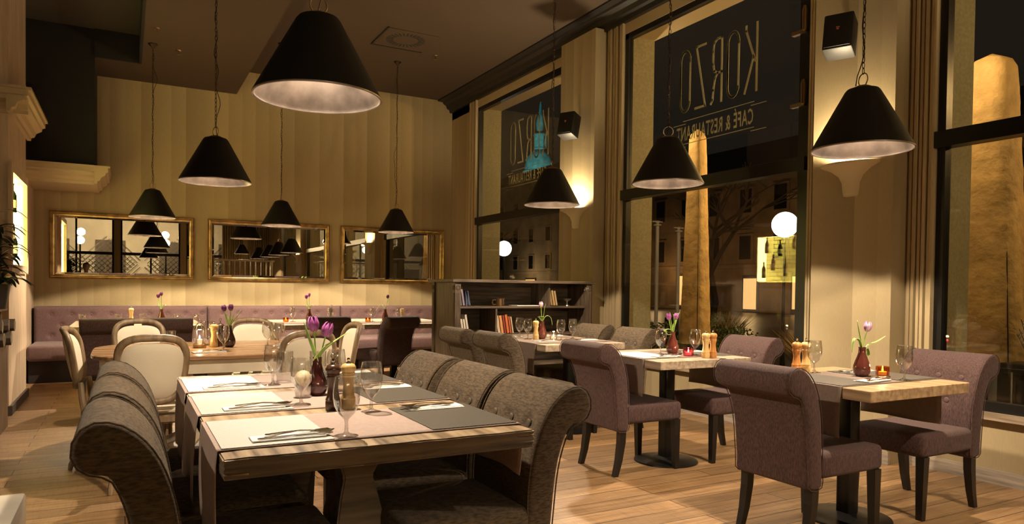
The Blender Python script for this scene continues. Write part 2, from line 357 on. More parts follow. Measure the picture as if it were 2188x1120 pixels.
# baseboards
def basebd(x0, y0, x1, y1, name='baseboard_right'):
    bm = bmesh.new(); box(bm, x0, y0, 0, x1, y1, .075); box(bm, x0+.004, y0+.004, .075, x1-.002 if x1-x0 < .1 else x1, y1-.004, .09); struct(name, bm, m_bb)
ys = YR
for a, b in sorted(pil.values()): basebd(XW-.02, ys, XW, a-.02); basebd(XW-.19, a-.02, XW-.17, b+.02); ys = b+.02
basebd(XW-.02, ys, XW, YB)
m_bbl = mat('dark_baseboard', (.06, .048, .036), .5)
bm = bmesh.new(); box(bm, -.93, 7.83, 0, -.905, 9.12, .085); box(bm, -1.3, 7.825, 0, -.905, 7.85, .085); struct('baseboard_left', bm, m_bbl)
bm = bmesh.new(); box(bm, -1.06, 9.12, 0, -1.035, 10.08, .085); struct('baseboard_left', bm, m_bbl)
# windows
for i, (a, b) in enumerate(YW):
    bm = bmesh.new(); t = .055; x0, x1 = XW+.005, XW+.075
    box(bm, x0, a, .46, x1, a+t, 4.07); box(bm, x0, b-t, .46, x1, b, 4.07); box(bm, x0, a, 4.01, x1, b, 4.07); box(bm, x0, a, .45, x1, b, .52)
    box(bm, x0-.045, a, 2.215, x1, b, 2.325)
    if i == 1: box(bm, x0, a+t, .5, x1, a+t+.045, 2.215); box(bm, x0, a+t, 2.325, x1, a+t+.045, 4.03)
    w = struct('window_%d' % (i+1), bm, m_frame)
    bm = bmesh.new(); box(bm, x0-.008, b+.001, .46, x0+.012, b+.012, 4.07); obj('edge_strip', bm, m_steel, w, False, label='narrow polished steel strip')
    for z0, z1, nm in ((.52, 2.215, 0), (2.325, 4.01, 1)):
        bm = bmesh.new(); box(bm, -.004, -(b-a)/2+t, z0, .004, (b-a)/2-t, z1)
        p = obj('glass_pane', bm, m_glass, w, False); p.location = (XW+.04, (a+b)/2, 0)
        if nm == 0 and i == 1: p.rotation_euler = (0, 0, radians(2.9))
    bm = bmesh.new(); box(bm, XW-.05, a-.30 if i != 0 else a-.2, .405, XW+.42, b+.15, .455)
    bmesh.ops.bevel(bm, geom=list(bm.edges), offset=.006, segments=2, affect='EDGES')
    obj('window_sill', bm, m_sill, w, False)
    if i == 1:
        bm = bmesh.new()
        for z in (2.75, 3.35): box(bm, XW-.02, a+.03, z, XW+.02, a+.17, z+.03); lathe(bm, [(.0, 0), (.018, 0), (.022, .16), (.012, .2), (0, .2)], 10, (XW-.03, a+.03, z+.01))
        obj('window_hinge', bm, m_brass, w)

# ------------------------------------------------------------------ KORZO lettering seen from inside (mirrored)
LET = {'K': [[(0, 0), (0, 1)], [(.75, 1), (.75, .93), (.12, .45)], [(.22, .52), (.8, 0)]],
       'O': [[(.4+.4*cos(t*pi/12), (.82 if sin(t*pi/12) > 0 else .18)+.18*sin(t*pi/12)) for t in range(24)]+[(.8, .82)]],
       'R': [[(0, 0), (0, 1), (.35, 1), (.58, .95), (.66, .82), (.66, .62), (.55, .5), (.3, .46), (0, .46)], [(.3, .46), (.5, .38), (.62, .2), (.66, .05), (.78, 0)]],
       'Z': [[(.02, 1), (.74, 1), (.0, .0), (.78, 0)]]}
def lettering(y0, ztop, w_, h_, parent):
    """text runs from +y... towards lower y when read from the street, so it is mirrored indoors; y0 = lower-y end"""
    bm = bmesh.new(); n = 5; cw = w_/n
    for k, ch in enumerate('KORZO'):
        for st in LET[ch]:
            pts = [(XW+.047, y0+k*cw+px_*cw*.8, ztop-h_+pz*h_) for px_, pz in st]
            for p, q in zip(pts, pts[1:]):
                d = Vector(q)-Vector(p); l = d.length
                if l < 1e-4: continue
                ang = math.atan2(d.z, d.y); M = Matrix.Translation(p) @ Matrix.Rotation(ang, 4, 'X')
                box(bm, 0, -.011, -.011, .003, l+.011, .011, M)
    bx = bm
    for z_, e in ((ztop-h_-.10, 0), (ztop-h_-.33, 0)):
        box(bx, XW+.047, y0+.02, z_, XW+.05, y0+w_-.12, z_+.006)
        box(bx, XW+.047, y0+w_-.16, z_-.03, XW+.05, y0+w_+.02, z_-.024); box(bx, XW+.047, y0-.12, z_-.03, XW+.05, y0+.06, z_-.024)
    obj('shop_name_lettering', bm, m_letter, parent, False, label='mirrored KORZO lettering')
    cu = bpy.data.curves.new('txt', 'FONT'); cu.body = 'CAFÉ & RESTAURANT'; cu.align_x = 'LEFT'; cu.size = .2; cu.space_character = 1.12; cu.offset = .003; cu.resolution_u = 2
    to = bpy.data.objects.new('txt', cu); COL.objects.link(to); bpy.context.view_layer.update()
    me = bpy.data.meshes.new_from_object(to); bpy.data.objects.remove(to)
    xs = [v.co.x for v in me.vertices]; sc = (w_-.06)/(max(xs)-min(xs))
    for v in me.vertices: v.co = Vector((XW+.0485, y0+.03+(v.co.x-min(xs))*sc, ztop-h_-.29+v.co.y*.98))
    me.materials.append(m_letter); o = link('subtitle_lettering', me); o.parent = parent; o['label'] = 'mirrored CAFÉ & RESTAURANT lettering'
wins = [o for o in COL.objects if o.name.startswith('window_') and o.type == 'MESH' and o.parent is None]
lettering(4.58, 3.62, 1.07, .60, [o for o in wins if o.name == 'window_2'][0])
lettering(8.15, 3.62, 1.14, .60, [o for o in wins if o.name == 'window_1'][0])

# ------------------------------------------------------------------ rear of the room (seen in the mirrors)
bm = bmesh.new()
for x0, x1 in ((XL, -2.6), (-.35, -.15), (1.75, 1.95), (3.4, XW)): box(bm, x0, YR-.12, 0, x1, YR, 4.4)
box(bm, XL, YR-.12, 0, XW, YR, .35); box(bm, XL, YR-.12, 3.6, XW, YR, 4.4); struct('wall_rear', bm, wp_x)
for k, (x0, x1) in enumerate(((-2.6, -.35), (-.15, 1.75), (1.95, 3.4))):
    bm = bmesh.new(); y = YR-.08
    for a, b in ((x0, x0+.06), (x1-.06, x1), ((x0+x1)/2-.03, (x0+x1)/2+.03)): box(bm, a, y, .35, b, y+.06, 3.6)
    box(bm, x0, y, 2.2, x1, y+.06, 2.3); box(bm, x0, y, .35, x1, y+.06, .42); box(bm, x0, y, 3.52, x1, y+.06, 3.6)
    w = struct('window_%d' % (5+k), bm, m_frame)
    bm = bmesh.new(); box(bm, x0, y+.02, .4, x1, y+.028, 3.55); obj('glass_pane', bm, m_glass, w, False)
for k, (x0, n_) in enumerate(((3.15, 9), (4.1, 9))):
    bm = bmesh.new(); pts = []
    for i in range(n_*6+1):
        u = i/(n_*6); pts.append((x0+u*.75, YR+.14+.045*sin(i*pi/3)+.01*sin(i*1.7)))
    lo = [bm.verts.new((p[0], p[1], .02)) for p in pts]; hi = [bm.verts.new((p[0]*.97+x0*.03, p[1], 3.7)) for p in pts]
    for i in range(len(pts)-1): bm.faces.new((lo[i], lo[i+1], hi[i+1], hi[i]))
    c = obj('curtain', bm, m_curtain); md = c.modifiers.new('s', 'SOLIDIFY'); md.thickness = .006
    tag(c, 'gold floor-length curtain at the rear window, '+('nearer the entrance' if k == 0 else 'nearer the street wall'), 'curtain', 'rear curtains')
t = thing('balustrade', 'pale wooden balustrade rail at the rear of the dining room', 'railing', (0, 0, 1.02))
bm = bmesh.new(); box(bm, 2.4, -3.6, 0, 4.7, -3.42, 1.02); struct('wall_low_partition', bm, m_trimw)
bm = bbox(2.5, -3.55, 1.0, 4.6, -3.47, 1.06); obj('top_rail', bm, m_cream, t)
bm = bbox(2.5, -3.53, .12, 4.6, -3.49, .16, .003); obj('bottom_rail', bm, m_cream, t)
for k in range(12):
    x = 2.6+k*.173; w_ = .045 if k in (0, 11) else .014
    bm = bbox(x-w_, -3.51-w_, 0 if k in (0, 11) else .14, x+w_, -3.51+w_, 1.02, .003); obj('baluster', bm, m_cream, t)

# ------------------------------------------------------------------ pendant lamps
def chain_bm(z0, z1):
    bm = bmesh.new(); n = int((z1-z0)/.030); dz = (z1-z0)/n
    for i in range(n):
        c = Vector((0, 0, z0+dz*(i+.5))); a = (pi/2)*(i % 2)+.3*sin(i*.2)
        pts = []
        for k in range(8):
            th = 2*pi*k/8; u = .0075*cos(th); w = (dz*.62)*sin(th)
            pts.append(c+Vector((u*cos(a), u*sin(a), w)))
        tube(bm, pts, .0022, 4, True)
    return bm
def pendant(loc, label, zc, seedv=0, pw_=1.0):
    r, h, rt = .249, .318, .078
    t = thing('pendant_lamp', label, 'pendant lamp', loc, seedv*1.3, 'black cone pendant lamps')
    bm = bmesh.new(); lathe(bm, [(r, 0), (r+.003, .004), (rt+.01, h-.012), (rt, h), (rt-.02, h+.006), (.03, h+.008), (.03, h+.002), (rt-.006, h-.006), (r-.004, .002), (r, 0)], 64); obj('lamp_shade', bm, m_shade, t)
    bm = bmesh.new(); lathe(bm, [(r-.0045, -.002), (r-.006, .002), (rt-.009, h-.010), (.02, h-.002)], 64); obj('shade_lining', bm, m_lining, t)
    bm = bmesh.new(); tube(bm, [(r*cos(a*pi/32), r*sin(a*pi/32), 0) for a in range(64)], .0045, 6, True); obj('shade_rim', bm, m_lining, t, label='pale rolled rim')
    bm = bmesh.new(); lathe(bm, [(0, h+.022), (.03, h+.02), (.046, h+.012), (.06, h+.004), (0, h+.003)], 24); tube(bm, [(.034*cos(a*pi/12), 0, h+.052+.034*sin(a*pi/12)) for a in range(24)], .003, 6, True); obj('hanging_cap', bm, m_brass, t)
    z1 = zc-loc[2]
    obj('chain', chain_bm(h+.083, z1-.05), m_chain, t)
    bm = bmesh.new(); k = 40; L_ = z1-.05-(h+.03)
    tube(bm, [(.010*sin(i*.9+seedv)+.035*max(0, sin(i/k*pi*2.3+seedv*1.7))**3, .010*cos(i*1.1), h+.03+L_*i/k) for i in range(k+1)], .0028, 5); obj('cord', bm, m_chain, t)
    bm = bmesh.new(); lathe(bm, [(0, z1-.055), (.012, z1-.055), (.02, z1-.035), (.05, z1-.012), (.052, z1), (0, z1)], 20); obj('ceiling_canopy', bm, m_chain, t)
    bm = bmesh.new(); lathe(bm, [(0, .155), (.022, .155), (.032, .185), (.03, .23), (.018, .25), (.018, h), (0, h)], 16); obj('lamp_holder', bm, m_blackleg, t)
    bm = bmesh.new(); lathe(bm, [(0, .120), (.016, .125), (.02, .153), (0, .154)], 16); obj('bulb', bm, m_bulb, t)
    light('lamp_light', 'SPOT', (0, 0, .115), PEND_W*pw_, WARM, t, spot_size=radians(130), spot_blend=.12, shadow_soft_size=.022)
    light('lamp_glow', 'POINT', (0, 0, .12), PEND_W*.03, WARM, t, shadow_soft_size=.03)
    return t
LAMPS = [((.68, 2.90, 1.974), 'large nearest black cone pendant hanging over the rustic six-seat table', ZL),
 ((3.43, 2.44, 1.974), 'black cone pendant on the right over the window table nearest the camera', ZH),
 ((3.39, 3.93, 1.974), 'black cone pendant over the middle window table, in front of the KORZO window', ZH),
 ((3.39, 5.49, 1.974), 'black cone pendant over the table by the bookcase, overlapping the sconce glow', ZH),
 ((.583, 5.665, 1.974), 'black cone pendant over the oval table with the cream French chairs', ZL),
 ((.28, 9.40, 2.000), 'black cone pendant in front of the left gold-framed mirror', ZL),
 ((1.80, 9.68, 2.000), 'black cone pendant in front of the middle gold-framed mirror', ZH),
 ((3.36, 9.62, 1.985), 'black cone pendant in front of the right gold-framed mirror', ZH)]
for i, (l, lb, zc) in enumerate(LAMPS): pendant(l, lb, zc, i, 1.6 if i > 4 else 1.0)
for i, (l, lb) in enumerate((((3.4, .9, 1.974), 'black cone pendant added for fill light behind the viewer beside the street windows'), ((.6, -1.0, 1.974), 'black cone pendant added for fill light behind the viewer in the middle of the room'), ((-1.7, 2.6, 1.974), 'black cone pendant added for fill light outside the view on the left'), ((3.6, -4.1, 2.3), 'black cone pendant added farthest behind the viewer to light the curtains'))):  # pendants out of view, added for fill light and the rear curtains
    pendant(l, lb, ZH if (l[0] > 1.44 or l[0] < .18) else ZL, i+9, (.8, .8, .45, 1.6)[i])

# ------------------------------------------------------------------ wall sconces, speakers, ceiling fittings
def sconce(y, z, label):
    t = thing('wall_sconce', label, 'wall lamp', (XW-.17, y, z), 0, 'plaster uplight sconces')
    bm = bmesh.new(); prof = [(.03, -.24), (.045, -.235), (.05, -.20), (.055, -.14), (.075, -.09), (.12, -.045), (.165, -.02), (.18, -.012), (.18, 0), (.165, 0), (.10, -.03), (.0, -.04)]
    n = 20; rings = [[bm.verts.new((-r*.95*sin(pi*k/n), r*1.3*cos(pi*k/n), z_)) for k in range(n+1)] for r, z_ in prof]
    for a, b in zip(rings, rings[1:]):
        for k in range(n): bm.faces.new((a[k], a[k+1], b[k+1], b[k]))
    bm.faces.new(rings[0]); o = obj('plaster_bowl', bm, m_plaster, t)
    bm = bmesh.new(); lathe(bm, [(0, 0), (.008, 0), (.008, .05), (0, .05)], 10, (-.05, 0, -.028), Matrix.Identity(4)); obj('bulb', bm, m_bulb, t)
    light('sconce_light', 'SPOT', (-.06, 0, .0), SCONCE_W, (1, .80, .50), t, (pi, 0, 0), spot_size=radians(165), spot_blend=.3, shadow_soft_size=.05)
sconce(3.45, 2.17, 'plaster uplight on the near pillar, partly behind the right pendant')
sconce(7.12, 2.17, 'plaster uplight on the far pillar beside the first window')
sconce(-.29, 2.17, 'plaster uplight on the pillar behind the viewer, seen in the middle mirror')
def speaker(loc, rz, label, tilt=.25, s=1):
    t = thing('wall_speaker', label, 'speaker', loc, rz, 'small black wall speakers')
    M = Matrix.Rotation(tilt, 4, 'Y')
    bm = bbox(-.10*s, -.10*s, -.14*s, .07*s, .10*s, .14*s, .012); bmesh.ops.transform(bm, matrix=M, verts=bm.verts); obj('cabinet', bm, m_shade, t)
    bm = bbox(-.106*s, -.088*s, -.125*s, -.099*s, .088*s, .125*s, .003); bmesh.ops.transform(bm, matrix=M, verts=bm.verts); obj('grille', bm, m_shade, t)
    bm = bmesh.new(); box(bm, -.109*s, -.012, .02, -.105*s, .012, .027, M); box(bm, -.109*s, -.008, .005, -.105*s, .008, .014, M); obj('badge', bm, emis_badge, t, label='small red and white badge')
    bm = bmesh.new(); tube(bm, [(.06*s, 0, 0), (.12*s, 0, 0), (.16*s, 0, .01)], .012, 8); lathe(bm, [(0, 0), (.03, 0), (.03, .012), (0, .012)], 14, (0, 0, 0), Matrix.Translation((.16*s, 0, .01)) @ Matrix.Rotation(pi/2, 4, 'Y')); obj('bracket', bm, m_shade, t)
    return t
emis_badge = mat('badge_paint', (.55, .16, .10), .4)
speaker((XW-.17-.17, 3.44, 3.07), .45, 'black wall speaker high on the near pillar')
speaker((XW-.17-.17, 7.03, 3.12), .45, 'black wall speaker on the far pillar beside the first window')
speaker((-1.02, 9.9, 3.35), pi-.5, 'black speaker in the dark corner above the left column', .25)
t = thing('air_vent', 'square ceiling vent with a ring of radial slots', 'vent', (3.15, 8.72, ZH-.001))
bm = bmesh.new(); box(bm, -.33, -.33, -.006, .33, .33, 0); obj('plate', bm, m_ceil, t, False)
bm = bmesh.new()
for k in range(28):
    M = Matrix.Rotation(2*pi*k/28, 4, 'Z'); box(bm, .16, -.009, -.008, .25, .009, -.0055, M)
obj('slots', bm, m_black, t, False, label='ring of dark radial slots')
bm = bmesh.new(); box(bm, -.35, -.35, -.012, -.33, .35, 0); box(bm, -.35, .33, -.012, .35, .35, 0); obj('plate_edge', bm, m_corn, t, False)
for i, (l, lb) in enumerate((((.56, 9.5, ZL), 'small ceiling sprinkler left of the centre, near the left chain'), ((.30, 8.8, ZL), 'tiny sprinkler on the low ceiling, nearest the dark coffer'), ((3.72, 9.1, ZH), 'small ceiling sprinkler right of the slotted vent'))):
    bm = bmesh.new(); lathe(bm, [(0, -.05), (.022, -.05), (.022, -.046), (.006, -.043), (.006, -.02), (.03, -.012), (.034, 0), (0, 0)], 14)
    tag(obj('sprinkler', bm, m_brass, loc=l), lb, 'sprinkler', 'ceiling sprinklers')

# ------------------------------------------------------------------ niche with bottles in the left column
t = thing('wine_niche', 'glowing recessed wall niche framed in cream wood on the left column', 'wall niche', (0, 0, 0))
bm = bmesh.new(); x0, x1 = -.93, -.90
box(bm, x0, 7.80, 1.30, x1, 7.90, 2.30); box(bm, x0, 8.94, 1.30, x1, 9.04, 2.30); box(bm, x0, 7.90, 1.30, x1, 8.94, 1.38); box(bm, x0, 7.90, 2.22, x1, 8.94, 2.30)
obj('niche_frame', bm, m_trimw, t, False)
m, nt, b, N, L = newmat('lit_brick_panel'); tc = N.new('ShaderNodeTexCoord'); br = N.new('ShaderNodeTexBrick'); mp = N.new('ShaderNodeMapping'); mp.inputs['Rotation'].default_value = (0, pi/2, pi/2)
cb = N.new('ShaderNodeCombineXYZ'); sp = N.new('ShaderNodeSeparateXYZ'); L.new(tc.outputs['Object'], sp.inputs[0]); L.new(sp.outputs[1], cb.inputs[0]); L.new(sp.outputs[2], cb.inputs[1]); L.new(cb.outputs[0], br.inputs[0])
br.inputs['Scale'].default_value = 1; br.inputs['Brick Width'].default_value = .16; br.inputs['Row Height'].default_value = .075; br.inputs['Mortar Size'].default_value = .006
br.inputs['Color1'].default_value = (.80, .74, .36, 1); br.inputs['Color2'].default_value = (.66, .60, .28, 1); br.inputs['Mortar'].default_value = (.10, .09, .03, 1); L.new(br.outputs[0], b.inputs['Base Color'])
bm = bmesh.new(); box(bm, -1.238, 7.92, 1.36, -1.23, 8.97, 2.24); obj('brick_backing', bm, m, t, False)
bm = bmesh.new(); box(bm, -1.20, 8.945, 1.40, -.96, 8.965, 2.22); box(bm, -1.20, 7.925, 1.40, -.96, 7.94, 2.22); obj('led_strip', bm, m_led, t, False, label='glowing yellow side strip')
bm = bmesh.new(); box(bm, -1.20, 7.93, 2.235, -1.02, 8.96, 2.245); box(bm, -1.20, 7.93, 1.352, -1.02, 8.96, 1.36); obj('led_strip', bm, m_led, t, False, label='glowing yellow top and bottom strips')
bp = [(8.02, 1.42, 'lowest near the plant'), (8.10, 1.78, 'upright above the lowest one'), (8.22, 1.98, 'near the top corner'), (8.40, 1.50, 'second from the near side'), (8.52, 1.86, 'in the upper middle'), (8.66, 1.60, 'in the middle of the niche'), (8.80, 1.92, 'near the far top corner'), (8.86, 1.46, 'at the far bottom corner')]
btl = None
for y, z, lb in bp:
    if btl is None:
        btl = thing('wine_bottle', '', 'bottle', (-1.01, y, z), 0, 'wine bottles in the niche')
        bm = bmesh.new(); lathe(bm, [(0, 0), (.037, .002), (.038, .17), (.03, .20), (.014, .23), (.0135, .28), (.016, .285), (.016, .30), (0, .30)], 18); obj('bottle_glass', bm, mat('dark_bottle', (.01, .014, .006), .1), btl)
        bm = bmesh.new(); lathe(bm, [(.0385, .05), (.0385, .13)], 18); obj('bottle_label', bm, m_winelab, btl)
        bm = bmesh.new(); tube(bm, [(-.15, 0, .04), (-.05, 0, .04), (-.035, 0, .03)], .004, 6); tube(bm, [(-.15, 0, .24), (-.02, 0, .24)], .004, 6); obj('wall_peg', bm, m_frame, btl)
        o = btl
    else: o = dup(btl, (-1.01, y, z))
    o['label'] = 'dark wine bottle mounted in the glowing niche, '+lb

# ------------------------------------------------------------------ mirrors
for x0, x1, lb in ((-.885, .87, 'left'), (1.05, 2.82, 'middle'), (3.0, 4.765, 'right')):
    t = thing('wall_mirror', 'wide gold-framed wall mirror, the %s one of three above the bench' % lb, 'mirror', ((x0+x1)/2, YB, 1.72), 0, 'gold-framed mirrors')
    w, h = (x1-x0)/2, .45
    prof = [(0, .0), (0, .035), (.012, .048), (.021, .038), (.033, .04), (.042, .028), (.056, .026), (.062, .012), (.062, 0)]
    bm = bmesh.new(); rings = []
    for sx, sz in ((-1, -1), (1, -1), (1, 1), (-1, 1)): rings.append([bm.verts.new((sx*(w-a), -b_, sz*(h-a))) for a, b_ in prof])
    for k in range(4):
        a, b_ = rings[k], rings[(k+1) % 4]
        for i in range(len(prof)-1): bm.faces.new((a[i], a[i+1], b_[i+1], b_[i]))
    obj('frame', bm, m_gold, t, False)
    bm = bmesh.new(); wi, hi_ = w-.058, h-.058; bv = .028
    o_ = [bm.verts.new((sx*wi, -.010, sz*hi_)) for sx, sz in ((-1, -1), (1, -1), (1, 1), (-1, 1))]
    i_ = [bm.verts.new((sx*(wi-bv), -.0125, sz*(hi_-bv))) for sx, sz in ((-1, -1), (1, -1), (1, 1), (-1, 1))]
    bm.faces.new(i_)
    for k in range(4): bm.faces.new((o_[k], o_[(k+1) % 4], i_[(k+1) % 4], i_[k]))
    obj('mirror_glass', bm, m_mirror, t, False)

# ------------------------------------------------------------------ tufted bench
def bench(x0, x1, label):
    t = thing('banquette', label, 'bench', ((x0+x1)/2, 0, 0), 0, 'tufted mauve banquette')
    w = (x1-x0)/2
    tx = [(-w+.19+i*.225) for i in range(int((2*w-.2)/.225)+1)]
    tufts = [(x, .80) for x in tx]+[(x+.11, .665) for x in tx if x+.11 < w-.05]+[(x, .53) for x in tx]
    bm = bmesh.new(); nx, nz = int(2*w/.022), 26; g = []
    for i in range(nx+1):
        row = []
        x = -w+2*w*i/nx
        for k in range(nz+1):
            z = .42+(.905-.42)*k/nz; d = 10.90
            ed = min(x+w, w-x, .905-z)
            if ed < .03: d += .03*(1-ed/.03)**2
            for tx_, tz in tufts:
                q = ((x-tx_)**2+(z-tz)**2)
                if q < .006: d += .028*math.exp(-q/.0009)
            row.append(bm.verts.new((x, d, z)))
        g.append(row)
    for i in range(nx):
        for k in range(nz): bm.faces.new((g[i][k], g[i+1][k], g[i+1][k+1], g[i][k+1]))
    bk = [[bm.verts.new((-w+2*w*i/nx, YB-.01, z)) for i in range(nx+1)] for z in (.905, .3)]
    for i in range(nx): bm.faces.new((g[i][nz], g[i+1][nz], bk[0][i+1], bk[0][i])); bm.faces.new((bk[0][i], bk[0][i+1], bk[1][i+1], bk[1][i]))
    for s in (0, nx): bm.faces.new([g[s][k] for k in range(nz+1)]+[bk[0][s], bk[1][s]])
    obj('backrest', bm, m_mauvel, t, ang=60)
    bm = bbox(-w, 10.12, .27, w, 10.93, .455, .035, 4); obj('seat', bm, m_mauvel, t)
    bm = bbox(-w+.01, 10.2, 0, w-.01, 10.9, .275, .004, 1); obj('base', bm, mat('dark_bench_base', (.02, .012, .012), .8), t)
    bmb = bmesh.new(); lathe(bmb, [(0, -.008), (.010, -.006), (.014, 0), (.010, .005), (0, .007)], 10, (0, 0, 0), Matrix.Rotation(pi/2, 4, 'X'))
    first = None
    for tx_, tz in tufts:
        if first is None: first = obj('tuft_button', bmb, m_mbutton, t, loc=(tx_, 10.922, tz))
        else:
            c = first.copy(); COL.objects.link(c); c.parent = t; c.location = (tx_, 10.922, tz)
bench(-1.03, 1.02, 'long tufted mauve banquette section under the left mirror')
bench(1.03, 2.92, 'tufted mauve banquette section under the middle mirror')
bench(2.93, 4.85, 'tufted mauve banquette section under the right mirror, ending behind the bookcase')

# ------------------------------------------------------------------ scroll-back chair
BW = .225
PROF = [(0, .43), (0, .50), (.006, .58), (.018, .65), (.036, .715), (.062, .775), (.098, .825), (.14, .858), (.185, .872), (.218, .865), (.243, .842), (.254, .806), (.248, .772), (.228, .747), (.20, .734), (.174, .728), (.155, .70), (.138, .655), (.124, .60), (.114, .53), (.106, .45), (.098, .37), (.09, .30), (0, .30)]
def resample(pts, n, closed=True):
    P = [Vector((*p, 0)) for p in pts]; k = len(P); out = []
    seglen = [(P[(i+1) % k]-P[i]).length for i in range(k)]; tot = sum(seglen)
    # catmull-rom through the points
    per = []
    for i in range(k):
        m_ = max(1, round(n*seglen[i]/tot))
        a, b, c, d = P[i-1], P[i], P[(i+1) % k], P[(i+2) % k]
        for j in range(m_):
            u = j/m_; per.append(.5*((2*b)+(c-a)*u+(2*a-5*b+4*c-d)*u*u+(3*b-a-3*c+d)*u**3))
    return per
CH_BTN = [(x, .735) for x in (-.13, 0, .13)]+[(x, .60) for x in (-.07, .07)]
def back_bm():
    pr_ = resample(PROF, 84); k = len(pr_); bm = bmesh.new()
    nr = []
    for i in range(k):
        t_ = (pr_[(i+1) % k]-pr_[i-1]); nr.append(Vector((t_.y, -t_.x, 0)).normalized())
    # orientation: outline is traversed front-up, top, back-down; make normals outward
    c = sum(pr_, Vector())/k
    ar = sum(pr_[i].x*pr_[(i+1) % k].y-pr_[(i+1) % k].x*pr_[i].y for i in range(k))
    sg = 1 if ar > 0 else -1
    xs = [(-1, .020), (-.985, .010), (-.955, .0035), (-.90, 0)]+[(-.85+.0708*j, 0) for j in range(25)]+[(.90, 0), (.955, .0035), (.985, .010), (1, .020)]
    rings = []
    for u, ins in xs:
        x = u*BW; ring = []
        for i in range(k):
            p = pr_[i]-nr[i]*sg*ins; b_, z = p.x, p.y
            # flare slightly towards the top
            fx = 1+.05*max(0, (z-.55)/.3)
            if i < k*.42 and z > .5:
                for bx, bz in CH_BTN:
                    q = (x-bx)**2+(z-bz)**2
                    if q < .008: dd = .016*math.exp(-q/.0007); b_ += dd*.95; z -= dd*.2
            ring.append(bm.verts.new((x*fx, -b_-.20, z)))
        rings.append(ring)
    for a, b in zip(rings, rings[1:]):
        for i in range(k): j = (i+1) % k; bm.faces.new((a[i], a[j], b[j], b[i]))
    bm.faces.new(rings[0]); bm.faces.new(rings[-1][::-1])
    return bm, pr_
def seat_bm():
    bm = bmesh.new(); n = 8
    bm = bbox(-.228, -.215, .335, .228, .255, .462, .03, 3)
    for v in bm.verts:
        if v.co.z > .44: v.co.z += .014*(1-(v.co.x/.23)**2)*(1-((v.co.y-.02)/.25)**2)
    return bm
def make_chair(label, fab, btn, group, loc, rz):
    t = thing('upholstered_chair', label, 'chair', loc, rz, group)
    bm, pr_ = back_bm(); obj('backrest', bm, fab, t, ang=70)
    bm = seat_bm(); obj('seat', bm, fab, t, ang=50)
    for s in (-1, 1):
        bm = bmesh.new(); pts = [(s*BW*(1+.05*max(0, (p.y-.55)/.3))*.985, -p.x-.20, p.y) for p in pr_[::2]]
        tube(bm, pts, .0026, 5, True); obj('piping', bm, fab, t)
    for bx, bz in CH_BTN:
        # depth of front face at this height
        f = [q for q in PROF[:9]]; b_ = 0
        for (b0, z0), (b1, z1) in zip(f, f[1:]):
            if z0 <= bz <= z1: b_ = b0+(b1-b0)*(bz-z0)/(z1-z0)
        sl = math.atan2(.05, .12) if bz > .7 else .15
        bm = bmesh.new(); lathe(bm, [(0, -.006), (.012, -.004), (.016, 0), (.012, .006), (0, .009)], 14, (0, 0, 0), Matrix.Rotation(-pi/2-sl*0+pi, 4, 'X'))
        obj('button', bm, btn, t, loc=(bx, -.20-b_-.009, bz))
    for sx in (-1, 1):
        bm = bmesh.new(); a, b_ = .019, .026
        for (y0, z0, w0), (y1, z1, w1) in (((.215, .34, .024), (.222, .0, .017)),):
            v = [bm.verts.new((sx*.20+dx*w, y+dy*w, z)) for (y, z, w) in ((y0, z0, w0), (y1, z1, w1)) for dx, dy in ((-1, -1), (1, -1), (1, 1), (-1, 1))]
            for q in ((0, 1, 5, 4), (1, 2, 6, 5), (2, 3, 7, 6), (3, 0, 4, 7), (0, 3, 2, 1), (4, 5, 6, 7)): bm.faces.new([v[i] for i in q])
        obj('leg', bm, m_blackleg, t, False)
        bm = bmesh.new(); ks = ((-.235, .34, .023), (-.240, .22, .022), (-.258, .10, .019), (-.285, 0, .016)); v = [[bm.verts.new((sx*.195+dx*w, y+dy*w, z)) for dx, dy in ((-1, -1), (1, -1), (1, 1), (-1, 1))] for y, z, w in ks]
        for a, b_ in zip(v, v[1:]):
            for i in range(4): j = (i+1) % 4; bm.faces.new((a[i], a[j], b_[j], b_[i]))
        bm.faces.new(v[0]); bm.faces.new(v[-1][::-1]); obj('leg', bm, m_blackleg, t, False)
    return t
FX, BX = -pi/2, pi/2       # facing +x / facing -x
GT, GM = 'taupe scroll-back chairs', 'mauve scroll-back chairs'
ct = make_chair('taupe buttoned scroll-back chair nearest the camera, left side of the rustic table', m_taupe, m_button, GT, (.335, 2.27, 0), FX)
for l, r, lb in (((.34, 2.84, 0), FX, 'taupe scroll-back chair, middle of the three on the left of the rustic table'),
    ((.345, 3.40, 0), FX, 'taupe scroll-back chair, farthest of the three on the left of the rustic table'),
    ((1.02, 2.33, 0), BX, 'taupe buttoned scroll-back chair nearest the camera, right side of the rustic table'),
    ((1.035, 2.86, 0), BX, 'taupe buttoned chair, middle of the three on the right of the rustic table'),
    ((1.04, 3.44, 0), BX, 'taupe buttoned chair, farthest of the three on the right of the rustic table'),
    ((2.93, 4.98, 0), FX, 'taupe chair seen from behind at the bookcase table, nearer the camera'),
    ((2.90, 5.62, 0), FX, 'taupe chair seen from behind at the bookcase table, closest to the bookcase corner'),
    ((3.71, 5.12, 0), BX, 'taupe chair with buttoned back on the window side of the bookcase table, nearer the camera'),
    ((3.71, 5.78, 0), BX, 'taupe chair on the window side of the bookcase table, tucked beside the bookcase')):
    dup(ct, l, r, lb)
cm = make_chair('mauve scroll-back chair seen from behind at the window table nearest the camera', m_mauve, m_mbutton, GM, (3.07, 2.43, 0), FX)
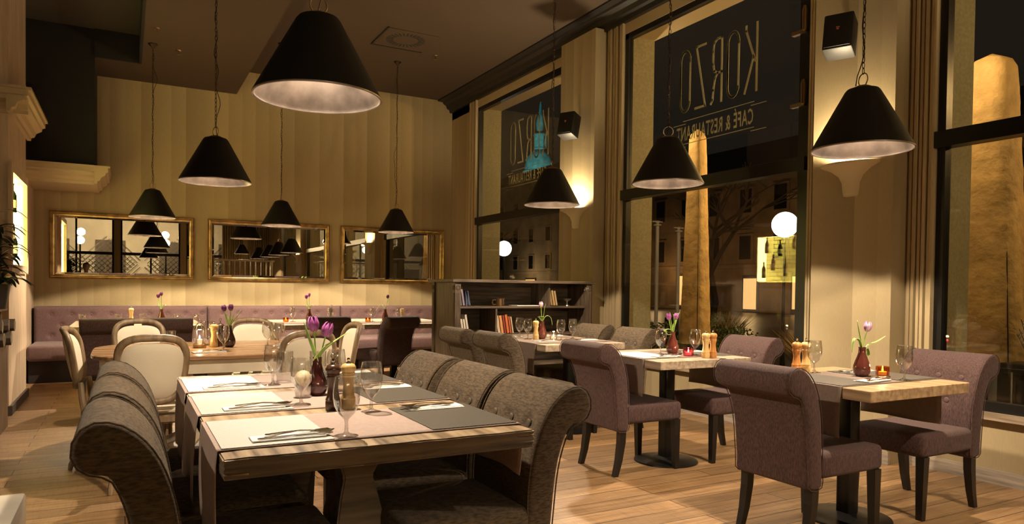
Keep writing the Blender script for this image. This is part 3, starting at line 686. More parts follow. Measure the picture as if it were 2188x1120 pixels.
for l, r, lb in (((3.97, 2.47, 0), BX, 'mauve chair on the window side of the nearest window table'),
    ((3.08, 3.90, 0), FX, 'mauve scroll-back chair seen from behind at the middle window table'),
    ((3.86, 3.90, 0), BX, 'mauve buttoned chair on the window side of the middle window table'),
    ((2.70, 8.25, 0), .38, 'mauve chair turned slightly left at the bench table beside the bookcase'),
    ((2.02, 8.40, 0), -.0, 'mauve chair at the bench table below the middle mirror'),
    ((-.18, 8.42, 0), .05, 'dark mauve chair at the leftmost bench table, left one of its pair'),
    ((.40, 8.42, 0), -.05, 'dark mauve chair at the leftmost bench table, right one of its pair')):
    dup(cm, l, r, lb)

# ------------------------------------------------------------------ cream French chairs
def french(label, loc, rz):
    t = thing('french_dining_chair', label, 'chair', loc, rz, 'cream French chairs')
    hw, zb, zt = .205, .50, .925
    def outline(w, z0, z1, n=40):
        pts = []
        for i in range(n):
            a = 2*pi*i/n-pi/2; ca, sa = cos(a), sin(a)
            ex = .62; x = w*(abs(ca)**ex)*(1 if ca > 0 else -1); z = (z0+z1)/2+(z1-z0)/2*(abs(sa)**ex)*(1 if sa > 0 else -1)
            x *= .80+.22*(z-z0)/(z1-z0)
            pts.append((x, z))
        return pts
    def lean(z): return -.235-(z-.45)*.20
    def depth(x, z): return lean(z)-.05+.05*(1-(x/hw)**2)*-1+.05
    o_ = outline(hw, zb, zt)
    bm = bmesh.new(); tube(bm, [(x*.93, depth(x, z), z) for x, z in [(a, zb+.022+(z-zb)*.90) for a, z in o_]], .022, 8, True, sx=.95, up=(0, 1, 0)); obj('back_frame', bm, m_frenchw, t, ang=60)
    inn = outline(hw*.86, zb+.035, zt-.055)
    for s, off, nm in ((1, .014, 'back_cushion'), (-1, -.010, 'rear_panel')):
        bm = bmesh.new(); k = len(inn); c = bm.verts.new((0, depth(0, .71)+off+s*.012, .71)); prev = None
        for f, bul in ((.35, .011), (.7, .008), (.93, .003), (1.0, -.006)):
            ring = [bm.verts.new((x*f, depth(x*f, .71+(z-.71)*f)+off+s*bul, .71+(z-.71)*f)) for x, z in inn]
            for i in range(k):
                j = (i+1) % k
                if prev is None: bm.faces.new((c, ring[i], ring[j]))
                else: bm.faces.new((prev[i], prev[j], ring[j], ring[i]))
            prev = ring
        o = obj(nm, bm, m_linen, t, ang=80)
    bm = bmesh.new(); P = [(-.20, -.22), (.20, -.22), (.235, .20), (.12, .245), (0, .255), (-.12, .245), (-.235, .20)]
    def prism(bm, P, z0, z1, sc=1):
        a = [bm.verts.new((x*sc, y*sc, z0)) for x, y in P]; b = [bm.verts.new((x*sc, y*sc, z1)) for x, y in P]; n = len(P)
        for i in range(n): bm.faces.new((a[i], a[(i+1) % n], b[(i+1) % n], b[i]))
        bm.faces.new(a[::-1]); bm.faces.new(b)
    prism(bm, P, .375, .425); bmesh.ops.bevel(bm, geom=list(bm.edges), offset=.01, segments=2, affect='EDGES'); obj('seat_frame', bm, m_frenchw, t)
    bm = bmesh.new(); prism(bm, P, .42, .475, .95); bmesh.ops.bevel(bm, geom=[e for e in bm.edges], offset=.022, segments=3, affect='EDGES'); obj('seat_cushion', bm, m_linen, t)
    for s in (-1, 1):
        bm = bmesh.new(); tube(bm, [(s*.21, .205, .40), (s*.222, .225, .33), (s*.215, .225, .22), (s*.205, .215, .12), (s*.208, .225, .05), (s*.215, .24, .012), (s*.215, .24, 0)], [.028, .03, .021, .016, .014, .018, .014], 8); obj('leg', bm, m_frenchw, t, label='curved front leg')
        bm = bmesh.new(); tube(bm, [(s*.165, lean(.54)+.0, .56), (s*.178, -.24, .45), (s*.185, -.225, .38), (s*.19, -.23, .25), (s*.20, -.26, .12), (s*.212, -.30, .03), (s*.215, -.305, 0)], [.018, .022, .024, .019, .016, .017, .013], 8); obj('leg', bm, m_frenchw, t, label='splayed rear leg')
    return t
f0 = french('cream French chair seen from behind at the oval table, nearest the camera on the left', (.14, 4.96, 0), 0)
for l, r, lb in (((1.02, 5.12, 0), .18, 'cream French chair behind the tulip vase, near right of the oval table'),
    ((1.31, 5.74, 0), pi/2+.05, 'cream French chair facing left at the right end of the oval table'),
    ((.01, 5.60, 0), -pi/2-.1, 'cream French chair in profile at the left end of the oval table'),
    ((.10, 6.28, 0), pi, 'cream French chair facing the camera, far left side of the oval table'),
    ((.98, 6.28, 0), pi, 'cream French chair facing the camera, far right side of the oval table')):
    dup(f0, l, r, lb)

# ------------------------------------------------------------------ tables
TX0, TX1, TY0, TY1 = .225, 1.17, 1.985, 3.86
t = thing('dining_table', 'large rustic six-seat wooden table in the foreground with baluster legs', 'table', ((TX0+TX1)/2, (TY0+TY1)/2, 0))
cx, cy = (TX0+TX1)/2, (TY0+TY1)/2
bm = bmesh.new(); box(bm, TX0-cx, TY0-cy, .702, TX1-cx, TY1-cy, .76)
bmesh.ops.subdivide_edges(bm, edges=list(bm.edges), cuts=14, use_grid_fill=True)
for v in bm.verts:
    e = min(v.co.x-(TX0-cx), (TX1-cx)-v.co.x, v.co.y-(TY0-cy), (TY1-cy)-v.co.y)
    if e < .001 and v.co.z > .705:
        v.co.x *= 1-.004*random.random(); v.co.y *= 1-.003*random.random(); v.co.z -= .003*random.random()
bmesh.ops.bevel(bm, geom=[e for e in bm.edges if e.calc_face_angle(0) > 1.2], offset=.004, segments=2, affect='EDGES')
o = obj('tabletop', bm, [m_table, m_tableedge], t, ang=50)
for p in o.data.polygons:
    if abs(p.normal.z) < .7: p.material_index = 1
bal = [(0.0, .30, .34), (.06, .30, .34), (.065, .25, .30), (.10, .235, .28), (.11, .115, .15), (.16, .095, .12), (.24, .105, .13), (.34, .145, .18), (.42, .165, .20), (.50, .135, .16), (.57, .10, .13), (.61, .13, .16), (.63, .17, .2), (.66, .19, .22), (.70, .19, .22)]
for yy in (2.42-cy, 3.42-cy):
    bm = bmesh.new(); R_ = []
    for z, wx, wy in bal: R_.append([bm.verts.new((sx*wx/2, yy+sy*wy/2, z)) for sx, sy in ((-1, -1), (1, -1), (1, 1), (-1, 1))])
    for a, b in zip(R_, R_[1:]):
        for i in range(4): j = (i+1) % 4; bm.faces.new((a[i], a[j], b[j], b[i]))
    bm.faces.new(R_[0][::-1]); bm.faces.new(R_[-1])
    bmesh.ops.bevel(bm, geom=list(bm.edges), offset=.006, segments=2, affect='EDGES'); obj('pedestal_leg', bm, m_tableedge, t, ang=30)
bm = bbox(-.05, 2.48-cy, .10, .05, 3.36-cy, .18, .006); obj('stretcher', bm, m_tableedge, t)
bm = bbox(-.40, 2.34-cy, .655, .40, 2.50-cy, .703, .004); obj('cross_rail', bm, m_tableedge, t)
bm = bbox(-.40, 3.34-cy, .655, .40, 3.50-cy, .703, .004); obj('cross_rail', bm, m_tableedge, t)

def sq_table(x0, y0, x1, y1, top, label, group, h=.76, th=.055, bases=1):
    t = thing('pedestal_table', label, 'table', ((x0+x1)/2, (y0+y1)/2, 0), 0, group)
    bm = bbox(-(x1-x0)/2, -(y1-y0)/2, h-th, (x1-x0)/2, (y1-y0)/2, h, .003, 1); obj('tabletop', bm, top, t, False)
    for k in range(bases):
        yy = 0 if bases == 1 else (-.35+.7*k)
        bm = bbox(-.042, yy-.042, .02, .042, yy+.042, h-th, .012, 3); obj('column', bm, m_shade_gloss, t)
        bm = bmesh.new(); lathe(bm, [(0, .035), (.06, .035), (.10, .022), (.19, .016), (.222, .010), (.225, 0), (0, 0)], 48, (0, yy, 0)); obj('base', bm, m_shade_gloss, t)
    return t
m_shade_gloss = mat('black_satin_metal', (.010, .009, .008), .32, .2)
G = 'square pedestal tables'
sq_table(3.03, 2.08, 3.83, 2.88, m_toak, 'square oak table at the window nearest the camera', G)
sq_table(2.99, 3.50, 3.79, 4.30, m_tgrey, 'square greyed oak table, middle one along the windows', G)
sq_table(2.97, 4.88, 3.77, 6.10, m_tgrey, 'greyed oak table in front of the bookcase', G, bases=2)
sq_table(2.50, 8.25, 3.75, 9.75, m_tgrey, 'greyed table along the bench under the right mirror', 'bench tables', bases=1)
sq_table(1.60, 8.35, 2.45, 9.75, m_tgrey, 'greyed table along the bench under the middle mirror', 'bench tables')
sq_table(-.52, 8.55, .78, 9.95, m_tgrey, 'table along the bench under the left mirror', 'bench tables')
# oval table
t = thing('oval_table', 'oval-ended dining table with polished brown top and cream apron', 'table', (.61, 5.60, 0))
def rr(w, d, r, z, bm, n=12):
    vs = []
    for qx, qy, a0 in ((1, 1, 0), (-1, 1, 90), (-1, -1, 180), (1, -1, 270)):
        for k in range(n+1):
            a = radians(a0+90*k/n); vs.append(bm.verts.new((qx*(w-r)+r*cos(a), qy*(d-r)+r*sin(a), z)))
    return vs
def slab(bm, w, d, r, z0, z1, bev=0):
    L_ = [rr(w-bev, d-bev, r-bev*.5, z0, bm), rr(w, d, r, z0+bev, bm), rr(w, d, r, z1-bev, bm), rr(w-bev, d-bev, r-bev*.5, z1, bm)]
    n = len(L_[0])
    for a, b in zip(L_, L_[1:]):
        for i in range(n): bm.faces.new((a[i], a[(i+1) % n], b[(i+1) % n], b[i]))
    bm.faces.new(L_[0][::-1]); bm.faces.new(L_[-1])
bm = bmesh.new(); slab(bm, .81, .63, .42, .725, .755, .006); obj('tabletop', bm, m_oval, t)
bm = bmesh.new(); slab(bm, .76, .58, .38, .635, .726, .002); obj('apron', bm, m_cream, t)
bm = bmesh.new(); lathe(bm, [(0, .10), (.10, .10), (.12, .16), (.075, .22), (.06, .3), (.085, .42), (.11, .5), (.08, .56), (.12, .62), (.14, .64), (0, .64)], 24); obj('column', bm, m_cream, t)
for k in range(4):
    a = pi/4+k*pi/2; ca, sa = cos(a), sin(a)
    bm = bmesh.new(); tube(bm, [(ca*r, sa*r, z) for r, z in ((.07, .22), (.18, .20), (.32, .10), (.45, .045), (.5, .025))], [.04, .042, .036, .034, .025], 8); obj('foot', bm, m_cream, t, label='splayed cream foot')
    bm = bmesh.new(); tube(bm, [(ca*.10, sa*.10, .30), (ca*.36, sa*.36, .64)], .028, 6); obj('brace', bm, m_cream, t)

# ------------------------------------------------------------------ runners and placemats
def runner(x0, x1, y0, y1, z, dl, dr, m, label, group, seed=0):
    bm = bmesh.new(); rnd = random.Random(seed)
    path = []
    nl = 8
    for i in range(nl): u = 1-i/nl; path.append((x0-.006-.012*sin(u*2.5)*.6, z-.004-dl*u, u))
    path += [(x0-.003, z+.001, 0), (x0+.004, z+.0022, 0)]
    for i in range(1, 10): path.append((x0+(x1-x0)*i/10, z+.0022, 0))
    path += [(x1-.004, z+.0022, 0), (x1+.003, z+.001, 0)]
    for i in range(nl): u = (i+1)/nl; path.append((x1+.006+.012*sin(u*2.5)*.6, z-.004-dr*u, u))
    ny = 14; rows = []
    for k in range(ny+1):
        v = k/ny; ph = rnd.random()*6 if k == 0 else ph
        rows.append([bm.verts.new((x+(.012*u*sin(v*7+ph)*(1 if x > (x0+x1)/2 else -1)), y0+(y1-y0)*v, zz)) for x, zz, u in path])
    for a, b in zip(rows, rows[1:]):
        for i in range(len(path)-1): bm.faces.new((a[i], a[i+1], b[i+1], b[i]))
    o = obj('table_runner', bm, m, ang=60); md = o.modifiers.new('thickness', 'SOLIDIFY'); md.thickness = .0015; md.offset = 1
    return tag(o, label, 'table runner', group)
def placemat(x0, y0, x1, y1, z, m, label, group, rz=0):
    bm = bbox(-(x1-x0)/2, -(y1-y0)/2, 0, (x1-x0)/2, (y1-y0)/2, .0022, .0)
    return tag(obj('placemat', bm, m, None, False, loc=((x0+x1)/2, (y0+y1)/2, z+.0045), rot=(0, 0, rz)), label, 'placemat', group)
RW = [('nearest', 2.08, 2.545), ('middle', 2.66, 3.14), ('farthest', 3.25, 3.74)]
for k, (nm, y0, y1) in enumerate(RW):
    runner(TX0, TX1, y0, y1, .76, .30, .17, m_runner, '%s mauve-brown runner across the rustic table' % nm, 'runners on the rustic table', k)
    placemat(TX0+.008, y0+.008, .545, y1-.02, .76, m_matl, 'pale woven placemat, %s on the left side of the rustic table' % nm, 'pale placemats')
    placemat(.86, y0+.012, TX1-.008, y1-.016, .76, m_matd, 'charcoal woven placemat, %s on the right side of the rustic table' % nm, 'charcoal placemats')
runner(3.03, 3.83, 2.23, 2.70, .76, .24, .24, m_runnerd, 'brown runner across the nearest window table', 'runners on the window tables', 11)
placemat(3.04, 2.24, 3.34, 2.69, .76, m_matd, 'charcoal placemat on the room side of the nearest window table', 'charcoal placemats')
placemat(3.52, 2.24, 3.82, 2.69, .76, m_matd, 'charcoal placemat on the window side of the nearest window table', 'charcoal placemats')
runner(2.99, 3.79, 3.66, 4.12, .76, .24, .24, m_runnerd, 'brown runner across the middle window table', 'runners on the window tables', 12)
placemat(3.00, 3.68, 3.29, 4.10, .76, m_matl, 'pale placemat on the room side of the middle window table', 'pale placemats')
placemat(3.49, 3.68, 3.78, 4.10, .76, m_matd, 'charcoal placemat on the window side of the middle window table', 'charcoal placemats')
runner(2.97, 3.77, 5.02, 5.42, .76, .25, .2, m_runnerd, 'brown runner on the near half of the bookcase table', 'runners on the window tables', 13)
runner(2.97, 3.77, 5.56, 5.98, .76, .25, .2, m_runnerd, 'brown runner on the far half of the bookcase table', 'runners on the window tables', 14)
runner(2.50, 3.75, 8.5, 8.95, .76, .2, .2, m_runnerd, 'brown runner on the bench table under the right mirror', 'runners on the bench tables', 15)
runner(1.60, 2.45, 8.6, 9.05, .76, .2, .2, m_runnerd, 'brown runner on the bench table under the middle mirror', 'runners on the bench tables', 16)

# ------------------------------------------------------------------ tableware
PROTO = {}
def put(kind, build, loc, rz, label, cat, group, name=None):
    """first call builds the thing, later calls copy it with its parts"""
    if kind not in PROTO:
        t = thing(name or kind, label, cat, loc, rz, group); build(t); PROTO[kind] = t; return t
    return dup(PROTO[kind], loc, rz, label, group)
def b_goblet(t, s=1.0):
    prof = [(0, 0), (.036, 0), (.0365, .002), (.03, .0045), (.010, .009), (.006, .016), (.0055, .045), (.007, .052), (.013, .058), (.026, .072), (.036, .092), (.0405, .115), (.0405, .135), (.038, .160), (.0345, .182), (.0337, .183)]
    bm = bmesh.new(); lathe(bm, prof, 32); obj('glass_body', bm, m_cglass, t, ang=80)
def b_tumbler(t):
    bm = bmesh.new(); lathe(bm, [(0, 0), (.03, 0), (.032, .003), (.037, .105), (.0365, .107)], 24); obj('glass_body', bm, m_cglass, t, ang=80)
def b_tall(t):
    bm = bmesh.new(); lathe(bm, [(0, 0), (.034, 0), (.036, .003), (.038, .145), (.0375, .147)], 28); obj('glass_body', bm, m_cglass, t, ang=80)
def b_mill(mt, crank=False):
    def f(t):
        bm = bmesh.new(); lathe(bm, [(0, 0), (.026, 0), (.0275, .004), (.0275, .03), (.0262, .034), (.0275, .038), (.0262, .042), (.0235, .048), (.0195, .072), (.0185, .088), (.0205, .104), (.0245, .118), (.0245, .124), (.022, .127), (.0248, .130), (.0248, .134), (0, .134)], 24); obj('mill_body', bm, mt, t)
        bm = bmesh.new(); lathe(bm, [(0, .135), (.023, .135), (.0275, .143), (.0285, .150), (.0275, .157), (.022, .165), (.012, .169), (0, .170)], 24); obj('mill_cap', bm, mt, t)
        bm = bmesh.new(); lathe(bm, [(0, .169), (.010, .170), (.010, .173), (.004, .176), (.0045, .180), (.007, .184), (.004, .189), (0, .190)], 14)
        if crank: tube(bm, [(.008*cos(a*pi/8), 0, .197+.010*sin(a*pi/8)) for a in range(16)], .0022, 6, True)
        obj('mill_knob', bm, m_chrome, t)
    return f
def b_vase(mt):
    def f(t):
        bm = bmesh.new(); lathe(bm, [(0, 0), (.024, 0), (.032, .006), (.0415, .022), (.0445, .040), (.042, .060), (.034, .085), (.0245, .110), (.019, .132), (.0175, .150), (.019, .160), (.0175, .1605), (.0158, .150), (.017, .13), (0, .125)], 32); obj('vase_body', bm, mt, t, ang=70)
    return f
def b_candle(mt, h=.055, r=.034):
    def f(t):
        bm = bmesh.new(); lathe(bm, [(0, 0), (r*.85, 0), (r, .006), (r*1.04, h*.6), (r, h), (r*.93, h), (r*.96, h*.6), (r*.9, .01), (0, .008)], 24); obj('glass_cup', bm, mt, t, ang=80)
        bm = bmesh.new(); lathe(bm, [(0, .010), (r*.6, .010), (r*.6, .026), (0, .026)], 16); obj('candle', bm, m_wax, t)
        bm = bmesh.new(); lathe(bm, [(0, .027), (.004, .031), (.0045, .037), (.002, .046), (0, .051)], 10); obj('flame', bm, m_flame, t)
        light('candle_light', 'POINT', (0, 0, .07), .25, (1, .62, .28), t, shadow_soft_size=.008)
    return f
def leafm(bm, pts, w, fold=.35, up=(0, 0, 1)):
    """blade following pts, folded along its middle"""
    P = [Vector(p) for p in pts]; n = len(P)
    # refine
    Q = []
    for i in range(n-1):
        a, b, c, d = P[max(i-1, 0)], P[i], P[i+1], P[min(i+2, n-1)]
        for j in range(4):
            u = j/4; Q.append(.5*((2*b)+(c-a)*u+(2*a-5*b+4*c-d)*u*u+(3*b-a-3*c+d)*u**3))
    Q.append(P[-1]); n = len(Q); L_ = []
    for i, p in enumerate(Q):
        t_ = (Q[min(i+1, n-1)]-Q[max(i-1, 0)]).normalized(); s = t_.cross(Vector(up))
        if s.length < .05: s = t_.cross(Vector((1, 0, 0)))
        s.normalize(); nn = s.cross(t_)
        u = i/(n-1); ww = w*(sin(pi*min(1, u*.93+.07))**.8)*(1-.15*u)+.0008
        L_.append([bm.verts.new(p-s*ww+nn*ww*fold), bm.verts.new(p-s*ww*.85+nn*ww*fold*.8), bm.verts.new(p), bm.verts.new(p+s*ww*.85+nn*ww*fold*.8), bm.verts.new(p+s*ww+nn*ww*fold)])
    fs = []
    for a, b in zip(L_, L_[1:]):
        for k in range(4):
            f = bm.faces.new((a[k], a[k+1], b[k+1], b[k])); f.material_index = 1 if k in (0, 3) else 0
def tulip(loc, rz, stem, bloomdir, leaves, petal, label, group, bs=1.0):
    """stem: points; leaves: list of (points, width)"""
    t = thing('tulip', label, 'flower', loc, rz, group)
    bm = bmesh.new(); tube(bm, stem, .0032, 7); obj('stem', bm, m_stem, t)
    e = Vector(stem[-1]); d = Vector(bloomdir).normalized(); q = Vector((0, 0, 1)).rotation_difference(d).to_matrix().to_4x4()
    bm = bmesh.new()
    for k in range(6):
        a0 = 2*pi*k/6; rr_ = 1 if k % 2 else .9
        grid = []
        for i in range(9):
            u = i/8; z = .052*u; r = (.021*sin(pi*min(1, u*.78+.10))**.7)*rr_+.001; half = .62*sin(pi*min(1, u*.86+.12))**.6
            grid.append([bm.verts.new((r*cos(a0+half*v)*(1-.05*abs(v)), r*sin(a0+half*v), z+.0035*(1-abs(v))*u)) for v in (-1, -.5, 0, .5, 1)])
        for a, b in zip(grid, grid[1:]):
            for j in range(4): bm.faces.new((a[j], a[j+1], b[j+1], b[j]))
    bmesh.ops.scale(bm, vec=(bs, bs, bs), verts=bm.verts)
    bmesh.ops.transform(bm, matrix=Matrix.Translation(e) @ q, verts=bm.verts)
    o = obj('bloom', bm, petal, t, ang=80); md = o.modifiers.new('s', 'SOLIDIFY'); md.thickness = .0007
    for pts, w in leaves:
        bm = bmesh.new(); leafm(bm, pts, w); o = obj('leaf', bm, [m_leaf, m_leafp], t, ang=80); md = o.modifiers.new('s', 'SOLIDIFY'); md.thickness = .0007
    return t
def napkin_b(t):
    bm = bbox(-.105, -.042, 0, .105, .042, .003, .001, 1); box(bm, -.105, -.042, .0032, .105, .030, .0052); obj('folded_sheet', bm, m_napkin, t, False)
def flat_tool(profile, z0=.0, arch=.006, th=.0016):
    bm = bmesh.new(); top, bot = [], []
    for x, w, dz in profile:
        top.append([bm.verts.new((x, -w, z0+dz+th)), bm.verts.new((x, 0, z0+dz+th*1.3)), bm.verts.new((x, w, z0+dz+th))]); bot.append([bm.verts.new((x, -w, z0+dz)), bm.verts.new((x, 0, z0+dz)), bm.verts.new((x, w, z0+dz))])
    for A in (top, bot):
        for a, b in zip(A, A[1:]):
            for k in range(2): bm.faces.new((a[k], a[k+1], b[k+1], b[k]))
    n = len(top)
    for i in range(n-1):
        bm.faces.new((top[i][0], top[i+1][0], bot[i+1][0], bot[i][0])); bm.faces.new((top[i][2], top[i+1][2], bot[i+1][2], bot[i][2]))
    for i in (0, n-1): bm.faces.new((top[i][0], top[i][1], bot[i][1], bot[i][0])); bm.faces.new((top[i][1], top[i][2], bot[i][2], bot[i][1]))
    return bm
def fork_b(t):
    bm = flat_tool([(-.10, .006, .001), (-.09, .009, .001), (-.05, .005, .005), (0, .0032, .008), (.035, .0035, .004), (.05, .010, .001), (.06, .0125, .001), (.066, .0125, .002)])
    for k in range(4):
        y = -.0108+.0072*k; box(bm, .064, y-.0018, .002, .105, y+.0018, .0042)
    obj('fork_body', bm, m_chrome, t)
def knife_b(t): obj('knife_body', flat_tool([(-.11, .006, .001), (-.10, .009, .001), (-.03, .006, .002), (-.01, .004, .002), (0, .009, .001), (.05, .010, .001), (.09, .009, .001), (.11, .003, .001)]), m_chrome, t)
def spoon_b(t): obj('spoon_body', flat_tool([(-.10, .006, .001), (-.09, .009, .001), (-.05, .005, .005), (0, .003, .008), (.03, .0035, .006), (.042, .013, .003), (.058, .019, .001), (.075, .020, .0005), (.09, .014, .002), (.10, .004, .006)]), m_chrome, t)
def setting(x, y, z, a, where, full=True, s=1):
    put('napkin', napkin_b, (x, y, z), a, 'folded white napkin '+where, 'napkin', 'napkins')
    c, n = cos(a), sin(a)
    def off(dx, dy, dz): return (x+dx*c-dy*n, y+dx*n+dy*c, z+dz)
    put('fork', fork_b, off(.03, .012, .0056), a+.22, 'steel fork on the napkin '+where, 'fork', 'cutlery')
    put('knife', knife_b, off(.02, -.022, .0056), a+.03, 'steel knife on the napkin '+where, 'knife', 'cutlery')
    if full: put('spoon', spoon_b, off(.035, -.006, .0105), a-.10, 'steel spoon crossed over the fork '+where, 'spoon', 'cutlery')
def gob(x, y, where, z=.7625): put('goblet', b_goblet, (x, y, z), 0, 'clear water goblet '+where, 'glass', 'water goblets')
ZM = .7672
for nm, x, y in (('nearest left', .425, 2.165), ('middle left', .415, 2.735), ('farthest left', .40, 3.325)):
    setting(x, y, ZM, 0, 'at the %s place of the rustic table' % nm)
for nm, x, y in (('nearest right', 1.02, 2.47), ('middle right', 1.03, 3.06), ('farthest right', 1.03, 3.66)):
    setting(x, y, ZM, pi, 'at the %s place of the rustic table' % nm)
for x, y, w in ((.59, 2.125, 'at the near edge of the rustic table, closest to the camera'), (.59, 2.76, 'on the rustic table in front of the ivory ball candle'), (.59, 3.35, 'on the rustic table, farthest on its left side'),
                (.785, 2.50, 'on the rustic table to the right of the two mills'), (.80, 3.05, 'on the rustic table just behind the pepper mills')):
    gob(x, y, w)
put('tall_glass', b_tall, (.655, 3.42, .7625), 0, 'tall straight glass behind the ball candle on the rustic table', 'glass', 'straight glasses')
put('tall_glass', b_tall, (.80, 3.38, .7625), 0, 'tall straight glass behind the mills on the rustic table', 'glass', 'straight glasses')
put('pepper_mill_dark', b_mill(m_milld, True), (.675, 2.615, .7605), 0, 'dark wooden pepper mill with steel ring on the rustic table', 'pepper mill', 'mills', name='pepper_mill')
put('pepper_mill', b_mill(m_millw), (.735, 2.625, .7605), 0, 'pale wooden salt mill beside the dark mill on the rustic table', 'salt mill', 'mills')
put('vase', b_vase(m_vase2), (.70, 2.97, .7625), 0, 'plum glass bud vase on the rustic table', 'vase', 'bud vases')
t = thing('ball_candle', 'ivory ball candle on a small glass holder on the rustic table', 'candle', (.635, 2.93, .7625))
bm = bmesh.new(); lathe(bm, [(0, 0), (.03, 0), (.032, .004), (.034, .052), (.0325, .052), (.030, .008), (0, .006)], 24); obj('glass_holder', bm, m_cglass, t)
bm = bmesh.new(); lathe(bm, [(.034*sin(pi*k/14) if 0 < k < 14 else 0, .078-.034*cos(pi*k/14)) for k in range(15)], 24); obj('wax_ball', bm, m_ball, t)
bm = bmesh.new(); tube(bm, [(0, 0, .110), (.001, 0, .120)], .0012, 5); obj('wick', bm, m_frame, t)
VT = (.70, 2.97, .7625)
def gt(x, y, z): return 'tulips in the %s vase'
tulip(VT, 0, [(-.003, 0, .06), (-.006, -.002, .16), (-.012, -.01, .22), (-.016, -.015, .268)], (-.15, -.1, 1),
      [([(0, -.004, .12), (-.02, -.008, .18), (-.045, -.012, .25), (-.060, -.012, .31)], .021), ([(0, .002, .12), (.018, .0, .17), (.055, -.01, .21), (.125, -.02, .262)], .021)], m_petal, 'taller purple tulip in the plum vase on the rustic table', 'tulips on the rustic table', 1.15)
tulip(VT, 0, [(.004, 0, .06), (.008, 0, .15), (.022, -.01, .21), (.028, -.02, .245)], (.25, -.2, 1),
      [([(.004, 0, .12), (.006, -.012, .16), (.028, -.022, .20), (.060, -.028, .225)], .026)], m_petal, 'lower purple tulip leaning right in the plum vase on the rustic table', 'tulips on the rustic table', 1.15)
# window table nearest
gob(3.41, 2.69, 'left of the brown vase on the nearest window table'); gob(3.56, 2.26, 'right of the amber candle on the nearest window table')
put('vase_brown', b_vase(m_vase), (3.50, 2.46, .7625), 0, 'glossy brown bud vase on the nearest window table', 'vase', 'bud vases', name='vase')
V = (3.50, 2.46, .7625)
cR, sR = cos(YAW), -sin(YAW)     # picture-right direction
def pr3(a, z, d=0): return (a*cR, a*sR-d, z)
tulip(V, 0, [pr3(0, .06), pr3(.002, .16), pr3(.014, .21), pr3(.024, .245)], pr3(.1, 1),
      [([pr3(.0, .13), pr3(-.010, .19), pr3(-.022, .25), pr3(-.030, .305)], .008), ([pr3(.0, .13), pr3(-.022, .19, .005), pr3(-.052, .20, .01), pr3(-.066, .13, .012)], .013),
       ([pr3(.004, .13), pr3(.035, .172), pr3(.08, .19), pr3(.125, .222)], .010), ([pr3(.006, .14), pr3(.03, .15, -.01), pr3(.042, .12, -.012), pr3(.034, .085, -.012)], .017)], m_petall, 'pale pink tulip in the brown vase on the nearest window table', 'single tulips', 1.0)
put('amber_candle', b_candle(m_amber), (3.62, 2.42, .7625), 0, 'amber glass tealight holder on the nearest window table', 'candle', 'tealights', name='tealight_holder')
put('mill_orange', b_mill(m_millo), (3.385, 2.79, .7605), 0, 'orange-brown mill, left of the pair on the nearest window table', 'pepper mill', 'mills', name='pepper_mill')
put('pepper_mill', b_mill(m_millw), (3.445, 2.775, .7605), 0, 'pale mill, right of the pair on the nearest window table', 'salt mill', 'mills')
setting(3.36, 2.30, ZM, .1, 'on the room side of the nearest window table')
setting(3.68, 2.62, ZM, pi, 'on the window side of the nearest window table', False)
# middle window table
gob(3.31, 3.88, 'left of the vase on the middle window table'); gob(3.50, 3.74, 'behind the pink candle on the middle window table')
put('vase_brown', b_vase(m_vase), (3.40, 3.86, .7625), 0, 'glossy brown bud vase on the middle window table', 'vase', 'bud vases')
V = (3.40, 3.86, .7625)
tulip(V, 0, [pr3(0, .06), pr3(-.006, .16), pr3(-.02, .21), pr3(-.028, .245)], pr3(-.1, 1), [([pr3(0, .13), pr3(-.01, .19), pr3(-.018, .24), pr3(-.024, .30)], .010), ([pr3(0, .14), pr3(-.025, .175, .01), pr3(-.06, .17, .012), pr3(-.05, .14, .02), pr3(-.02, .145, .02)], .015)], m_petal, 'left purple tulip on the middle window table', 'tulips on the middle window table', .85)
tulip(V, 0, [pr3(0, .06), pr3(.006, .16), pr3(.014, .21), pr3(.020, .250)], pr3(.1, 1), [([pr3(0, .13), pr3(.012, .19), pr3(.028, .24), pr3(.044, .30)], .011), ([pr3(0, .13), pr3(.002, .2, .01), pr3(-.004, .25, .012), pr3(-.006, .285, .012)], .011)], m_petal, 'right purple tulip on the middle window table', 'tulips on the middle window table', .8)
put('pink_candle', b_candle(m_pink, .06, .036), (3.42, 3.72, .7625), 0, 'pink glass tealight holder on the middle window table', 'candle', 'tealights', name='tealight_holder')
put('pepper_mill', b_mill(m_millw), (3.46, 3.595, .7605), 0, 'pale mill at the near edge of the middle window table', 'salt mill', 'mills')
put('mill_orange', b_mill(m_millo), (3.515, 3.585, .7605), 0, 'orange-brown mill at the near edge of the middle window table', 'pepper mill', 'mills')
setting(3.22, 3.72, ZM, .1, 'on the room side of the middle window table'); setting(3.64, 3.95, ZM, pi, 'on the window side of the middle window table', False)
